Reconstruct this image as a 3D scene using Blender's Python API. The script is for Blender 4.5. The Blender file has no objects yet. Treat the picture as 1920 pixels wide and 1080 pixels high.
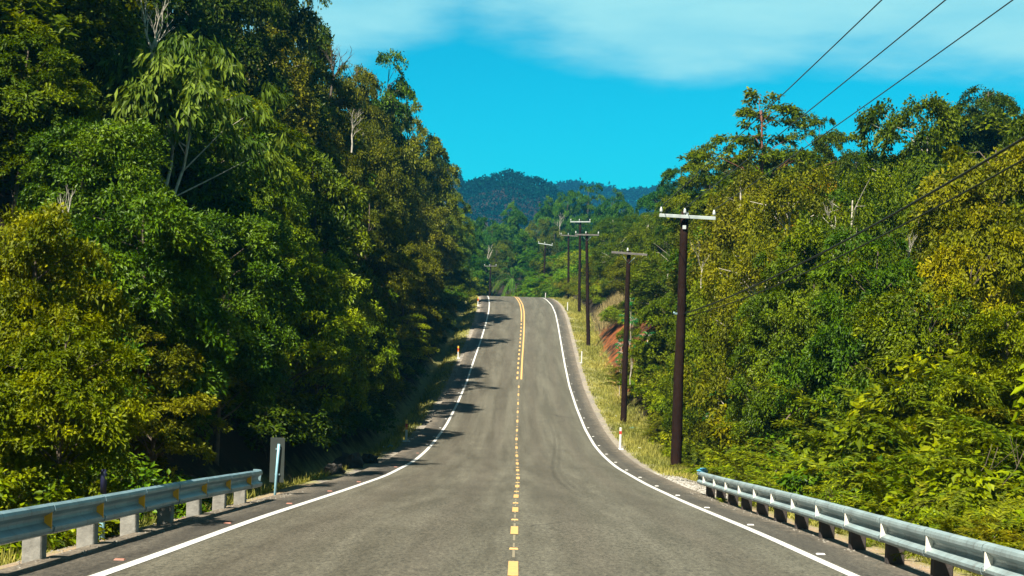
import bpy, math, random
import numpy as np
from mathutils import Vector, Matrix

random.seed(7)
RNG = np.random.default_rng(7)
scene = bpy.context.scene
COL = scene.collection
R = math.radians
F = 2667.0                      # focal length in pixels of the 1920-wide picture
ROLL = R(1.8)
CR, SR = math.cos(ROLL), math.sin(ROLL)


def at(px, py, D):
    """world point at distance D along the road for a picture position"""
    dx, dy = px - 960.0, 540.0 - py
    return Vector(((dx * CR - dy * SR) * D / F, D, (dx * SR + dy * CR) * D / F))


# ------------------------------------------------------------------ tagging
def tag(o, label=None, cat=None, group=None, kind=None):
    if label: o['label'] = label
    if cat: o['category'] = cat
    if group: o['group'] = group
    if kind: o['kind'] = kind
    return o


def empty(name, loc, rz=0.0):
    o = bpy.data.objects.new(name, None)
    o.empty_display_size = 0.3
    o.location = loc
    o.rotation_euler = (0, 0, rz)
    COL.objects.link(o)
    return o


def link(name, me, m=None, parent=None):
    o = bpy.data.objects.new(name, me)
    if m is not None and not me.materials:
        me.materials.append(m)
    COL.objects.link(o)
    if parent is not None:
        o.parent = parent
    return o


def copy_tree(root):
    c = root.copy(); COL.objects.link(c)
    for ch in list(root.children):
        d = ch.copy(); COL.objects.link(d); d.parent = c
        for g in list(ch.children):
            e = g.copy(); COL.objects.link(e); e.parent = d
    return c


# ------------------------------------------------------------------ mesh builder
class MB:
    def __init__(self):
        self.v = []; self.f = []; self.s = []

    def poly(self, pts, faces, smooth=False):
        b = len(self.v)
        self.v.extend([tuple(p) for p in pts])
        for f in faces:
            self.f.append(tuple(b + i for i in f)); self.s.append(smooth)

    def box(self, c, s, rot=None):
        hx, hy, hz = s[0] / 2, s[1] / 2, s[2] / 2
        pts = [Vector((x, y, z)) for z in (-hz, hz) for y in (-hy, hy) for x in (-hx, hx)]
        if rot is not None: pts = [rot @ p for p in pts]
        c = Vector(c)
        self.poly([p + c for p in pts], [(0, 2, 3, 1), (4, 5, 7, 6), (0, 1, 5, 4), (2, 6, 7, 3), (0, 4, 6, 2), (1, 3, 7, 5)])

    def bevbox(self, c, s, b, rot=None):
        """box with chamfered vertical and top edges"""
        hx, hy, hz = s[0] / 2, s[1] / 2, s[2] / 2
        def ring(x, y, z, bb): return [(-x + bb, -y, z), (x - bb, -y, z), (x, -y + bb, z), (x, y - bb, z), (x - bb, y, z), (-x + bb, y, z), (-x, y - bb, z), (-x, -y + bb, z)]
        pts = [Vector(p) for p in ring(hx, hy, -hz, b) + ring(hx, hy, hz - b, b) + ring(hx - b, hy - b, hz, b * .6)]
        if rot is not None: pts = [rot @ p for p in pts]
        c = Vector(c)
        fs = [tuple(range(7, -1, -1)), tuple(range(16, 24))]
        for k in range(2):
            for i in range(8):
                j = (i + 1) % 8
                fs.append((k * 8 + i, k * 8 + j, k * 8 + 8 + j, k * 8 + 8 + i))
        self.poly([p + c for p in pts], fs)

    def tube(self, pts, rad, n=6, cap=True, smooth=True):
        pts = [Vector(p) for p in pts]
        if not hasattr(rad, '__len__'): rad = [rad] * len(pts)
        b = len(self.v)
        prev = None
        for i, p in enumerate(pts):
            d = (pts[min(i + 1, len(pts) - 1)] - pts[max(i - 1, 0)])
            if d.length < 1e-7: d = Vector((0, 0, 1))
            d.normalize()
            ref = prev if prev is not None else (Vector((1, 0, 0)) if abs(d.x) < 0.8 else Vector((0, 1, 0)))
            u = (ref - d * ref.dot(d))
            if u.length < 1e-5: u = d.orthogonal()
            u.normalize(); w = d.cross(u); prev = u
            for k in range(n):
                a = 2 * math.pi * k / n
                self.v.append(tuple(p + (u * math.cos(a) + w * math.sin(a)) * rad[i]))
        for i in range(len(pts) - 1):
            for k in range(n):
                k2 = (k + 1) % n
                self.f.append((b + i * n + k, b + i * n + k2, b + (i + 1) * n + k2, b + (i + 1) * n + k)); self.s.append(smooth)
        if cap:
            self.f.append(tuple(b + k for k in range(n - 1, -1, -1))); self.s.append(False)
            e = b + (len(pts) - 1) * n
            self.f.append(tuple(e + k for k in range(n))); self.s.append(False)

    def lathe(self, c, prof, n=10, rot=None):
        c = Vector(c)
        b = len(self.v)
        for r, z in prof:
            for k in range(n):
                a = 2 * math.pi * k / n
                p = Vector((r * math.cos(a), r * math.sin(a), z))
                if rot is not None: p = rot @ p
                self.v.append(tuple(p + c))
        for i in range(len(prof) - 1):
            for k in range(n):
                k2 = (k + 1) % n
                self.f.append((b + i * n + k, b + i * n + k2, b + (i + 1) * n + k2, b + (i + 1) * n + k)); self.s.append(True)
        self.f.append(tuple(b + k for k in range(n - 1, -1, -1))); self.s.append(False)
        e = b + (len(prof) - 1) * n
        self.f.append(tuple(e + k for k in range(n))); self.s.append(False)

    def mesh(self, name):
        me = bpy.data.meshes.new(name)
        me.from_pydata(self.v, [], self.f)
        me.polygons.foreach_set('use_smooth', self.s)
        me.update()
        return me

    def build(self, name, m, parent=None):
        return link(name, self.mesh(name), m, parent)


def np_mesh(name, V, Q, attrs=None, smooth=False):
    """numpy verts (N,3) and quads (M,4) into a mesh; attrs: {name: (domain, values)}"""
    me = bpy.data.meshes.new(name)
    V = np.ascontiguousarray(V, dtype=np.float32); Q = np.ascontiguousarray(Q, dtype=np.int32)
    me.vertices.add(len(V)); me.vertices.foreach_set('co', V.ravel())
    me.loops.add(Q.size); me.loops.foreach_set('vertex_index', Q.ravel())
    me.polygons.add(len(Q))
    k = Q.shape[1]
    me.polygons.foreach_set('loop_start', np.arange(0, Q.size, k, dtype=np.int32))
    me.polygons.foreach_set('loop_total', np.full(len(Q), k, dtype=np.int32))
    me.polygons.foreach_set('use_smooth', np.full(len(Q), smooth, dtype=bool))
    me.update(calc_edges=True)
    for n, (dom, val) in (attrs or {}).items():
        a = me.attributes.new(n, 'FLOAT', dom)
        a.data.foreach_set('value', np.ascontiguousarray(val, dtype=np.float32))
    return me


# ------------------------------------------------------------------ materials
def newmat(name):
    m = bpy.data.materials.new(name); m.use_nodes = True
    nt = m.node_tree
    return m, nt, nt.nodes['Principled BSDF'], nt.nodes['Material Output']


def N(nt, t, **kw):
    n = nt.nodes.new(t)
    for k, v in kw.items(): setattr(n, k, v)
    return n


def setin(n, **kw):
    for k, v in kw.items(): n.inputs[k].default_value = v
    return n


def noise(nt, vec, scale, detail=4, rough=0.6):
    n = N(nt, 'ShaderNodeTexNoise'); setin(n, Scale=scale, Detail=detail, Roughness=rough)
    if vec is not None: nt.links.new(vec, n.inputs['Vector'])
    return n.outputs['Fac']


def ramp(nt, fac, stops):
    n = N(nt, 'ShaderNodeValToRGB')
    els = n.color_ramp.elements
    while len(els) < len(stops): els.new(0.5)
    for e, (p, c) in zip(els, stops):
        e.position = p; e.color = c if len(c) == 4 else (*c, 1)
    nt.links.new(fac, n.inputs['Fac'])
    return n.outputs['Color']


def mixc(nt, fac, a, b, blend='MIX'):
    n = N(nt, 'ShaderNodeMix', data_type='RGBA', blend_type=blend)
    for k, v in ((0, fac), (6, a), (7, b)):
        if hasattr(v, 'links'): nt.links.new(v, n.inputs[k])
        else: n.inputs[k].default_value = v if not isinstance(v, tuple) or len(v) == 4 else (*v, 1)
    return n.outputs[2]


def math_(nt, op, a, b=None, c=None, clamp=False):
    n = N(nt, 'ShaderNodeMath', operation=op, use_clamp=clamp)
    for i, v in enumerate((a, b, c)):
        if v is None: continue
        if hasattr(v, 'links'): nt.links.new(v, n.inputs[i])
        else: n.inputs[i].default_value = v
    return n.outputs[0]


def maprange(nt, v, a, b, c=0.0, d=1.0, smooth=False):
    n = N(nt, 'ShaderNodeMapRange', clamp=True)
    if smooth: n.interpolation_type = 'SMOOTHSTEP'
    nt.links.new(v, n.inputs[0])
    for i, x in enumerate((a, b, c, d)): n.inputs[i + 1].default_value = x
    return n.outputs[0]


def attr(nt, name):
    return N(nt, 'ShaderNodeAttribute', attribute_name=name).outputs['Fac']


def objco(nt): return N(nt, 'ShaderNodeTexCoord').outputs['Object']


def bump(nt, h, strength, dist=0.02):
    n = N(nt, 'ShaderNodeBump'); setin(n, Strength=strength, Distance=dist)
    nt.links.new(h, n.inputs['Height'])
    return n.outputs['Normal']


def m_simple(name, col, rough=0.6, metal=0.0, var=0.25, scale=6.0, col2=None, bmp=0.0, spec=0.5):
    m, nt, p, out = newmat(name)
    v = objco(nt)
    c2 = col2 or tuple(x * (1 - var) for x in col)
    f = maprange(nt, noise(nt, v, scale, 5), .35, .68)
    nt.links.new(mixc(nt, f, col, c2), p.inputs['Base Color'])
    setin(p, Roughness=rough, Metallic=metal)
    p.inputs['Specular IOR Level'].default_value = spec
    if bmp: nt.links.new(bump(nt, noise(nt, v, scale * 5, 4), bmp), p.inputs['Normal'])
    return m


def m_leaf(name, rough=0.5, spec=0.10, trans=0.36, vlo=0.42, vhi=1.6):
    """leaf colour = the crown's own object colour, varied leaf by leaf and branch by branch"""
    m, nt, p, out = newmat(name)
    oi = N(nt, 'ShaderNodeObjectInfo')
    lf = attr(nt, 'leaf')
    br = attr(nt, 'spray')
    hsv = N(nt, 'ShaderNodeHueSaturation')
    nt.links.new(oi.outputs['Color'], hsv.inputs['Color'])
    hue = math_(nt, 'ADD', maprange(nt, lf, 0, 1, .515, .487), maprange(nt, br, 0, 1, .018, -.018))
    nt.links.new(hue, hsv.inputs['Hue'])
    val = math_(nt, 'MULTIPLY', maprange(nt, lf, 0, 1, vlo, vhi), maprange(nt, br, 0, 1, .65, 1.35))
    nt.links.new(val, hsv.inputs['Value'])
    hsv.inputs['Saturation'].default_value = 1.05
    c = hsv.outputs['Color']
    nt.links.new(c, p.inputs['Base Color'])
    setin(p, Roughness=rough)
    p.inputs['Specular IOR Level'].default_value = spec
    tr = N(nt, 'ShaderNodeBsdfTranslucent')
    nt.links.new(mixc(nt, 1.0, c, (1.15, 1.05, .35), 'MULTIPLY'), tr.inputs['Color'])
    mx = N(nt, 'ShaderNodeMixShader'); mx.inputs[0].default_value = trans
    nt.links.new(p.outputs[0], mx.inputs[1]); nt.links.new(tr.outputs[0], mx.inputs[2])
    nt.links.new(mx.outputs[0], out.inputs['Surface'])
    return m


M = {}
M['leaf'] = m_leaf('leaf')
M['leaf_glossy'] = m_leaf('leaf_glossy', rough=.45, spec=.12, trans=.2)
M['leaf_soft'] = m_leaf('leaf_soft', rough=.6, spec=.2, trans=.4)
M['leaf_far'] = m_leaf('leaf_far', rough=.9, spec=0.0, trans=.3)
M['bark'] = m_simple('bark', (.10, .075, .05), .9, var=.6, scale=3, bmp=.5)
M['bark_pale'] = m_simple('bark_pale', (.42, .38, .30), .85, var=.55, scale=5, bmp=.4)
M['bark_red'] = m_simple('bark_red', (.16, .06, .035), .9, var=.5, scale=4, bmp=.4)
M['pole'] = m_simple('pole_wood', (.016, .007, .0045), .9, var=.5, scale=2.5, bmp=.3, spec=.12)
M['arm_pale'] = m_simple('arm_galvanised', (0.3622, 0.4084, 0.3958), .55, var=.3, scale=4)
M['arm_dark'] = m_simple('arm_weathered', (.12, .11, .10), .7, var=.4, scale=4)
M['porcelain'] = m_simple('porcelain', (0.4084, 0.4353, 0.4218), .25, var=.1)
def m_steel(name, col):
    """galvanised beam: blotchy zinc, rain streaks, a few rust freckles"""
    m, nt, p, out = newmat(name)
    v = objco(nt)
    c = mixc(nt, maprange(nt, noise(nt, v, 2.2, 5), .35, .68), col, tuple(x * .68 for x in col))
    mp = N(nt, 'ShaderNodeMapping'); mp.inputs['Scale'].default_value = (1, 5, .6); nt.links.new(v, mp.inputs[0])
    c = mixc(nt, maprange(nt, noise(nt, mp.outputs[0], 3.0, 4, .7), .52, .72, 0, .6), c, (.10, .10, .085))
    c = mixc(nt, maprange(nt, noise(nt, v, 13, 5, .7), .64, .70, 0, .8), c, (.16, .065, .025))
    nt.links.new(c, p.inputs['Base Color'])
    setin(p, Roughness=.45, Metallic=.3)
    nt.links.new(bump(nt, noise(nt, v, 5, 3), .12, .02), p.inputs['Normal'])
    return m


M['steel'] = m_steel('galvanised_steel', (.20, .31, .345))  # bluish: the left rail's sky-lit shade is put into the colour
M['steel_sunlit'] = m_steel('galvanised_steel_sunlit', (.30, .385, .39))  # same zinc, with the right rail's sunlight put into a paler colour
M['steel_old'] = m_simple('dull_steel', (.10, .11, .10), .6, .2, var=.3, scale=3)
M['post_grey'] = m_simple('weathered_wood', (0.2244, 0.2176, 0.1908), .85, var=.45, scale=7, bmp=.3)
M['post_shaded'] = m_simple('shaded_wood', (.045, .035, .03), .8, var=.5, scale=7, bmp=.3)  # same wood as the left posts, rail's shadow put into the dark colour
M['refl_yellow'] = m_simple('yellow_reflector', (.75, .36, .01), .35, var=.15)
M['refl_white'] = m_simple('white_reflector', (.70, .66, .56), .35, var=.2)
M['white_plastic'] = m_simple('white_plastic', (0.5269, 0.5269, 0.5008), .5, var=.12, scale=9)
M['stud_red'] = m_simple('dusty_red_stud', (.30, .13, .09), .6, var=.3)
M['red_band'] = m_simple('red_band', (.45, .03, .02), .5, var=.2)
M['orange_band'] = m_simple('orange_band', (.80, .26, .02), .5, var=.2)
M['yellow_band'] = m_simple('yellow_band', (.80, .48, .03), .5, var=.2)
M['blue_post'] = m_simple('pale_blue_paint', (.22, .42, .50), .5, var=.3, scale=5)
M['navy'] = m_simple('dark_navy_cap', (.012, .014, .05), .5, var=.3)
M['blue_cloth'] = m_simple('blue_plastic', (.06, .30, .45), .5, var=.45, scale=8)
M['cyan_cloth'] = m_simple('turquoise_plastic', (.04, .45, .48), .4, var=.4, scale=8)
M['white_litter'] = m_simple('pale_litter', (.62, .64, .62), .5, var=.3, scale=12)
M['rock'] = m_simple('rock', (.05, .045, .035), .9, var=.6, scale=3, bmp=.6)
M['wire'] = m_simple('wire_dark', (.03, .05, .06), .6, var=.2)
M['cable'] = m_simple('cable_black', (.008, .012, .006), .6, var=.2)

# ------------------------------------------------------------------ road alignment (from the fit of the edge lines)
_zt = np.array([(-40, 2.4), (0, -1.45), (10, -2.42), (14.8, -2.90), (20.3, -3.42), (30.4, -4.45), (39.8, -5.37), (51.2, -6.34), (58.4, -6.79),
                (65.1, -7.09), (74.9, -7.30), (87.2, -7.19), (100.8, -6.80), (113.6, -5.96), (129.3, -4.85), (142.6, -3.74),
                (155.5, -2.62), (166, -1.87), (179, -1.34), (188, -1.16), (197, -1.17), (207, -1.5), (220, -2.3), (240, -4.4), (270, -7.5), (320, -10), (4000, -10)])
_xt = np.array([(-40, 0), (10, 0), (20, .07), (30, .15), (40, .27), (51, .32), (65, .35), (75, .43), (87, .52), (101, .63), (114, .76),
                (129, .96), (143, 1.12), (155, 1.19), (166, 1.07), (179, .74), (188, .50), (197, 0.0), (207, -.9), (220, -3.6), (240, -10), (270, -22), (320, -42), (4000, -42)])
_yy = np.arange(-40, 400, 0.5)


def _smooth(tab, w):
    a = np.interp(_yy, tab[:, 0], tab[:, 1])
    k = np.hanning(w); k /= k.sum()
    p = np.r_[a[0] + (a[1] - a[0]) * np.arange(-w, 0), a, np.full(w, a[-1])]
    return np.convolve(p, k, 'same')[w:-w]


_zs, _xs = _smooth(_zt, 17), _smooth(_xt, 21)
def zr(y): return np.interp(y, _yy, _zs)
def xc(y): return np.interp(y, _yy, _xs)
def sstep(a, b, x):
    t = np.clip((np.asarray(x, float) - a) / (b - a), 0, 1); return t * t * (3 - 2 * t)


_ph = np.random.default_rng(3).uniform(0, 6.28, (12, 2)); _fr = np.random.default_rng(4).uniform(.5, 1.6, (12, 2)) * np.random.default_rng(5).choice([-1, 1], (12, 2))
def wob(x, y, s):
    r = 0
    for i in range(6):
        r = r + np.sin(_fr[i, 0] * x / s * (1 + i * .5) + _fr[i, 1] * y / s * (1 + i * .5) + _ph[i, 0]) / (1 + i * .6)
    return r / 2.4


def terrain(x, y):
    x = np.asarray(x, float); y = np.asarray(y, float)
    t = x - xc(y); z0 = zr(y)
    a = np.abs(t)
    # right of the road: dips behind the rail, then the cut slope further on
    fill_r = -.12 - 1.3 * sstep(5.2, 9, t) + .32 * np.clip(t - 9, 0, 24)
    cut_r = -.10 - .25 * sstep(5.4, 6.4, t) + 1.05 * np.clip(t - 6.9, 0, 5.2) + .42 * np.clip(t - 12.1, 0, 13)
    wr = sstep(58, 95, y)
    right = fill_r * (1 - wr) + cut_r * wr
    fill_l = -.12 - 1.2 * sstep(-5.0, -7.5, t) + .55 * np.clip(-t - 8.5, 0, 40)
    cut_l = -.08 - .55 * sstep(-5.2, -6.6, t) + 1.15 * np.clip(-t - 7.0, 0, 7) + .40 * np.clip(-t - 14, 0, 45)
    wl = sstep(24, 36, y)
    left = fill_l * (1 - wl) + cut_l * wl
    side = np.where(t > 0, right, left)
    side = np.where(a < 4.55, -.035, side)
    near = z0 + side + .18 * wob(x, y, 2.2) * sstep(6, 9, a) + .03 * wob(x, y, .5) * sstep(4.8, 6, a)
    # far country
    base = -5 + 15 * sstep(235, 400, y) + 5 * sstep(15, 70, x) * sstep(120, 220, y) - 10 * sstep(420, 640, y)
    base = base + 2.0 * wob(x, y, 30)
    h1 = np.maximum(64 * np.exp(-(((x - 1) / 78) ** 2)), 62 * np.exp(-(((x + 50) / 50) ** 2))) * np.exp(-((y - 920) / 150) ** 2)
    h1 = h1 + 46 * np.exp(-((x + 150) / 90) ** 2) * np.exp(-((y - 960) / 160) ** 2)
    h2 = (104 + 7 * wob(x, 0, 45)) * np.exp(-((y - 1620) / 220) ** 2)
    far = base + h1 + h2 + (h1 + h2) * .05 * wob(x, y, 14)
    w = sstep(225, 285, y)
    w = np.maximum(w, sstep(60, 130, a) * .6)
    return near * (1 - w) + far * w


# ------------------------------------------------------------------ ground sheet
def ground():
    ts = np.unique(np.round(np.r_[-900, -600, -400, -300, np.arange(-240, -60, 15.), np.arange(-60, -20, 3.), np.arange(-20, -9, .8), np.arange(-9, 9.01, .22),
                                  np.arange(9.5, 22, .8), np.arange(22, 60, 3.), np.arange(60, 241, 15.), 300, 400, 600, 900], 3))
    ys = np.unique(np.round(np.r_[np.arange(-40, 8, 3.), np.arange(8, 200, .6), np.arange(200, 320, 2.5), np.arange(320, 800, 14), np.arange(800, 1100, 7), np.arange(1100, 2101, 20)], 3))
    T, Y = np.meshgrid(ts, ys)
    X = T + xc(Y)
    Z = terrain(X, Y) - 5 * sstep(430, 520, Y)
    V = np.stack([X, Y, Z], -1).reshape(-1, 3)
    nx, ny = len(ts), len(ys)
    i = np.arange(nx - 1)[None, :] + nx * np.arange(ny - 1)[:, None]
    Q = np.stack([i, i + 1, i + 1 + nx, i + nx], -1).reshape(-1, 4)
    lat = T.ravel()
    yy = Y.ravel()
    gravel = np.exp(-np.maximum(0, np.abs(yy - 42) - 7) ** 2 / 3) * sstep(4.4, 4.8, lat) * (1 - sstep(7.4, 8.6, lat))
    red = sstep(6.5, 7.3, lat) * (1 - sstep(9.5, 12.5, lat)) * sstep(88, 96, yy) * (1 - sstep(128, 142, yy))
    me = np_mesh('ground', V, Q, {'lat': ('POINT', lat), 'gravel': ('POINT', gravel), 'red': ('POINT', red), 'sandy': ('POINT', sstep(4.55, 4.7, np.abs(lat)) * (1 - sstep(5.0, 5.5, np.abs(lat))) * (1 - sstep(33, 37, yy)))}, smooth=True)
    m, nt, p, out = newmat('ground')
    v = objco(nt)
    lat_a = N(nt, 'ShaderNodeAttribute', attribute_name='lat').outputs['Fac']
    al = math_(nt, 'ABSOLUTE', lat_a)
    jag = math_(nt, 'ADD', al, math_(nt, 'MULTIPLY', math_(nt, 'SUBTRACT', noise(nt, v, 1.1, 5), .5), 1.5))
    fine = noise(nt, v, 9, 5, .7)
    grain = noise(nt, v, 22, 3, .8)
    gravelc = mixc(nt, maprange(nt, grain, .3, .7), (0.110, 0.098, 0.078), (0.282, 0.259, 0.220))
    sand = mixc(nt, maprange(nt, fine, .35, .65), (.32, .29, .235), (.15, .125, .095))
    grassc = mixc(nt, maprange(nt, fine, .35, .65), (.15, .155, .04), (.26, .24, .10))
    litter = mixc(nt, maprange(nt, fine, .35, .65), (.030, .020, .012), (.012, .012, .006))
    redc = mixc(nt, maprange(nt, fine, .35, .65), (.26, .078, .022), (.13, .047, .017))
    # verge: sand/gravel next to the asphalt, then grass, then leaf litter under the trees
    c = mixc(nt, maprange(nt, jag, 4.95, 5.2), mixc(nt, maprange(nt, noise(nt, v, .35, 3), .42, .55), gravelc, sand), grassc)
    c = mixc(nt, maprange(nt, jag, 6.9, 7.6), c, litter)
    g = math_(nt, 'MULTIPLY', attr(nt, 'gravel'), maprange(nt, noise(nt, v, .9, 5), .30, .42))
    c = mixc(nt, g, c, mixc(nt, maprange(nt, grain, .35, .65), (0.235, 0.227, 0.204), (0.518, 0.502, 0.455)))
    sdm = math_(nt, 'MULTIPLY', attr(nt, 'sandy'), maprange(nt, noise(nt, v, 1.3, 4), .32, .45))
    c = mixc(nt, sdm, c, mixc(nt, maprange(nt, fine, .35, .65), (0.361, 0.267, 0.173), (0.204, 0.149, 0.094)))
    r = math_(nt, 'MULTIPLY', attr(nt, 'red'), maprange(nt, noise(nt, v, .5, 6, .7), .42, .58))
    c = mixc(nt, r, c, redc)
    nt.links.new(c, p.inputs['Base Color'])
    setin(p, Roughness=.95); p.inputs['Specular IOR Level'].default_value = .1
    nt.links.new(bump(nt, grain, .8, .05), p.inputs['Normal'])
    o = link('ground', me, m)
    tag(o, 'hilly forest floor with gravel and grass verges', 'ground', kind='structure')


ground()


# ------------------------------------------------------------------ road, shoulders and paint
def strip(y0, y1, t0, t1, lift, step=.75):
    ys = np.arange(y0, y1 + 1e-6, step) if y1 - y0 > step else np.array([y0, y1])
    if ys[-1] < y1 - 1e-3: ys = np.r_[ys, y1]
    nt_ = max(2, int(abs(t1 - t0) / 1.2) + 1)
    ts = np.linspace(t0, t1, nt_)
    T, Y = np.meshgrid(ts, ys)
    V = np.stack([T + xc(Y), Y, zr(Y) + lift], -1).reshape(-1, 3)
    i = np.arange(nt_ - 1)[None, :] + nt_ * np.arange(len(ys) - 1)[:, None]
    return V, np.stack([i, i + 1, i + 1 + nt_, i + nt_], -1).reshape(-1, 4)


def join(parts):
    Vs, Qs, b = [], [], 0
    for V, Q in parts:
        Vs.append(V); Qs.append(Q + b); b += len(V)
    return np.concatenate(Vs), np.concatenate(Qs)


def asphalt(name, dark):
    m, nt, p, out = newmat(name)
    v = objco(nt)
    lat = attr(nt, 'lat')
    agg = noise(nt, v, 26, 3, .85)
    agg2 = noise(nt, v, 70, 2, .8)
    blot = noise(nt, v, .55, 4)
    mp = N(nt, 'ShaderNodeMapping'); mp.inputs['Scale'].default_value = (1.4, .035, 1)
    nt.links.new(v, mp.inputs[0])
    streak = noise(nt, mp.outputs[0], 1.6, 4, .6)
    lo, hi = ((.034, .029, .022), (.078, .068, .052)) if dark else ((.055, .048, .032), (.103, .094, .068))
    c = mixc(nt, maprange(nt, streak, .36, .66), lo, hi)
    c = mixc(nt, maprange(nt, blot, .4, .75, 0, .35), c, tuple(x * .75 for x in lo))
    cool = tuple(x * k for x, k in zip(hi, (.86, 1.0, 1.08)))
    c = mixc(nt, maprange(nt, lat, -2.5, 3.0, .05, .55), c, mixc(nt, .5, c, cool))
    if not dark:
        al = math_(nt, 'ABSOLUTE', lat)
        wheel = math_(nt, 'MULTIPLY', maprange(nt, math_(nt, 'ABSOLUTE', math_(nt, 'SUBTRACT', math_(nt, 'ABSOLUTE', math_(nt, 'SUBTRACT', al, 1.8)), .85)), .05, .55, .30, 0, True), maprange(nt, streak, .3, .6, .4, 1))
        c = mixc(nt, wheel, c, (0.049, 0.038, 0.027))
    if dark:   # grit and washed sand gather towards the outer edge
        ed = math_(nt, 'ADD', math_(nt, 'ABSOLUTE', lat), math_(nt, 'MULTIPLY', math_(nt, 'SUBTRACT', noise(nt, v, 1.6, 5, .65), .5), 1.3))
        c = mixc(nt, maprange(nt, ed, 4.15, 4.62, 0, .8), c, mixc(nt, maprange(nt, agg2, .4, .6), (.20, .165, .12), (.10, .085, .065)))
    sp = maprange(nt, agg, .32, .70, -1, 1)
    mp2 = N(nt, 'ShaderNodeMapping'); mp2.inputs['Scale'].default_value = (1, .28, 1); nt.links.new(v, mp2.inputs[0])
    coarse = maprange(nt, noise(nt, mp2.outputs[0], 21, 3, .8), .34, .66, -1, 1)
    sp = math_(nt, 'ADD', math_(nt, 'MULTIPLY', sp, .8), math_(nt, 'MULTIPLY', coarse, .55))
    # a few hairline cracks and a dark curving tyre mark
    vo = N(nt, 'ShaderNodeTexVoronoi', feature='DISTANCE_TO_EDGE'); vo.inputs['Scale'].default_value = .23
    wv = N(nt, 'ShaderNodeMix', data_type='RGBA'); wv.inputs[0].default_value = .22; nt.links.new(v, wv.inputs[6])
    nz = N(nt, 'ShaderNodeTexNoise'); nz.inputs['Scale'].default_value = 1.3; nt.links.new(v, nz.inputs['Vector']); nt.links.new(nz.outputs['Color'], wv.inputs[7])
    nt.links.new(wv.outputs[2], vo.inputs['Vector'])
    crack = math_(nt, 'MULTIPLY', maprange(nt, vo.outputs['Distance'], .0015, .005, 1, 0), maprange(nt, noise(nt, v, .17, 2), .50, .58))
    c = mixc(nt, math_(nt, 'MULTIPLY', crack, .55), c, tuple(x * .35 for x in lo))
    if not dark:
        sy = N(nt, 'ShaderNodeSeparateXYZ'); nt.links.new(v, sy.inputs[0])
        path = math_(nt, 'ADD', 1.55, math_(nt, 'MULTIPLY', math_(nt, 'SINE', math_(nt, 'MULTIPLY', sy.outputs['Y'], .11)), .35))
        for off, am in ((0, .42), (.22, .3)):
            tm = maprange(nt, math_(nt, 'ABSOLUTE', math_(nt, 'SUBTRACT', math_(nt, 'SUBTRACT', lat, path), off)), .02, .11, am, 0, True)
            tm = math_(nt, 'MULTIPLY', tm, math_(nt, 'MULTIPLY', maprange(nt, sy.outputs['Y'], 30, 38), maprange(nt, sy.outputs['Y'], 62, 84, 1, 0)))
            c = mixc(nt, tm, c, tuple(x * .45 for x in lo))
    n = N(nt, 'ShaderNodeHueSaturation'); nt.links.new(c, n.inputs['Color'])
    nt.links.new(math_(nt, 'ADD', 1.0, math_(nt, 'ADD', math_(nt, 'MULTIPLY', sp, .62), maprange(nt, agg2, .35, .65, -.45, .45))), n.inputs['Value'])
    nt.links.new(n.outputs[0], p.inputs['Base Color'])
    setin(p, Roughness=.78); p.inputs['Specular IOR Level'].default_value = .28
    nt.links.new(bump(nt, agg, .5, .012), p.inputs['Normal'])
    return m


def paint(name, col, worn=.35):
    m, nt, p, out = newmat(name)
    v = objco(nt)
    f = maprange(nt, noise(nt, v, 14, 5, .75), .60 - worn * .3, .80)
    nt.links.new(mixc(nt, f, col, tuple(.45 * x + .05 for x in col)), p.inputs['Base Color'])
    setin(p, Roughness=.65)
    return m


V, Q = strip(-38, 300, -3.75, 3.75, 0)
me = np_mesh('road', V, Q, {'lat': ('POINT', V[:, 0] - xc(V[:, 1]))}, True)
tag(link('road', me, asphalt('asphalt', False)), 'two lane asphalt road dipping and climbing to a crest', 'road', kind='structure')
V, Q = join([strip(-38, 300, -4.62, -3.75, 0), strip(-38, 300, 3.75, 4.62, 0)])
me = np_mesh('road_shoulder', V, Q, {'lat': ('POINT', V[:, 0] - xc(V[:, 1]))}, True)
tag(link('road_shoulder', me, asphalt('shoulder_asphalt', True)), 'dark rough asphalt shoulder along both road edges', 'road shoulder', kind='structure')

M['white_paint'] = paint('white_paint', (0.5143, 0.5143, 0.4874), .6)
M['yellow_paint'] = paint('yellow_paint', (.55, .325, .095), .8)
M['old_paint'] = paint('faded_paint', (0.1975, 0.1647, 0.0992), .6)
V, Q = join([strip(-38, 300, -3.71, -3.58, .005), strip(-38, 300, 3.58, 3.71, .005)])
tag(link('edge_line', np_mesh('edge_line', V, Q), M['white_paint']), 'solid white painted edge lines on the road', 'road marking', kind='structure')
parts = []
y = 3.3
while y < 102:
    parts.append(strip(y, y + 1.5, -.052 + .07, .052 + .07, .006)); y += 5.27
parts.append(strip(103.5, 300, .16, .29, .006))
y = 103.5
while y < 147:
    parts.append(strip(y, y + 1.4, -.13, 0.0, .006)); y += 3.05
parts.append(strip(147, 300, -.13, 0.0, .006))
V, Q = join(parts)
tag(link('centre_line', np_mesh('centre_line', V, Q), M['yellow_paint']), 'yellow dashed then solid centre line of the road', 'road marking', kind='structure')
parts = []
y = 2.0
while y < 102:
    parts.append(strip(y, y + .9, .055, .085, .004)); parts.append(strip(y + 1.3, y + 1.9, .058, .08, .004)); y += 2.3
V, Q = join(parts)
tag(link('guide_line', np_mesh('guide_line', V, Q), M['old_paint']), 'thin faded setting-out line down the road centre', 'road marking', kind='structure')

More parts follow.
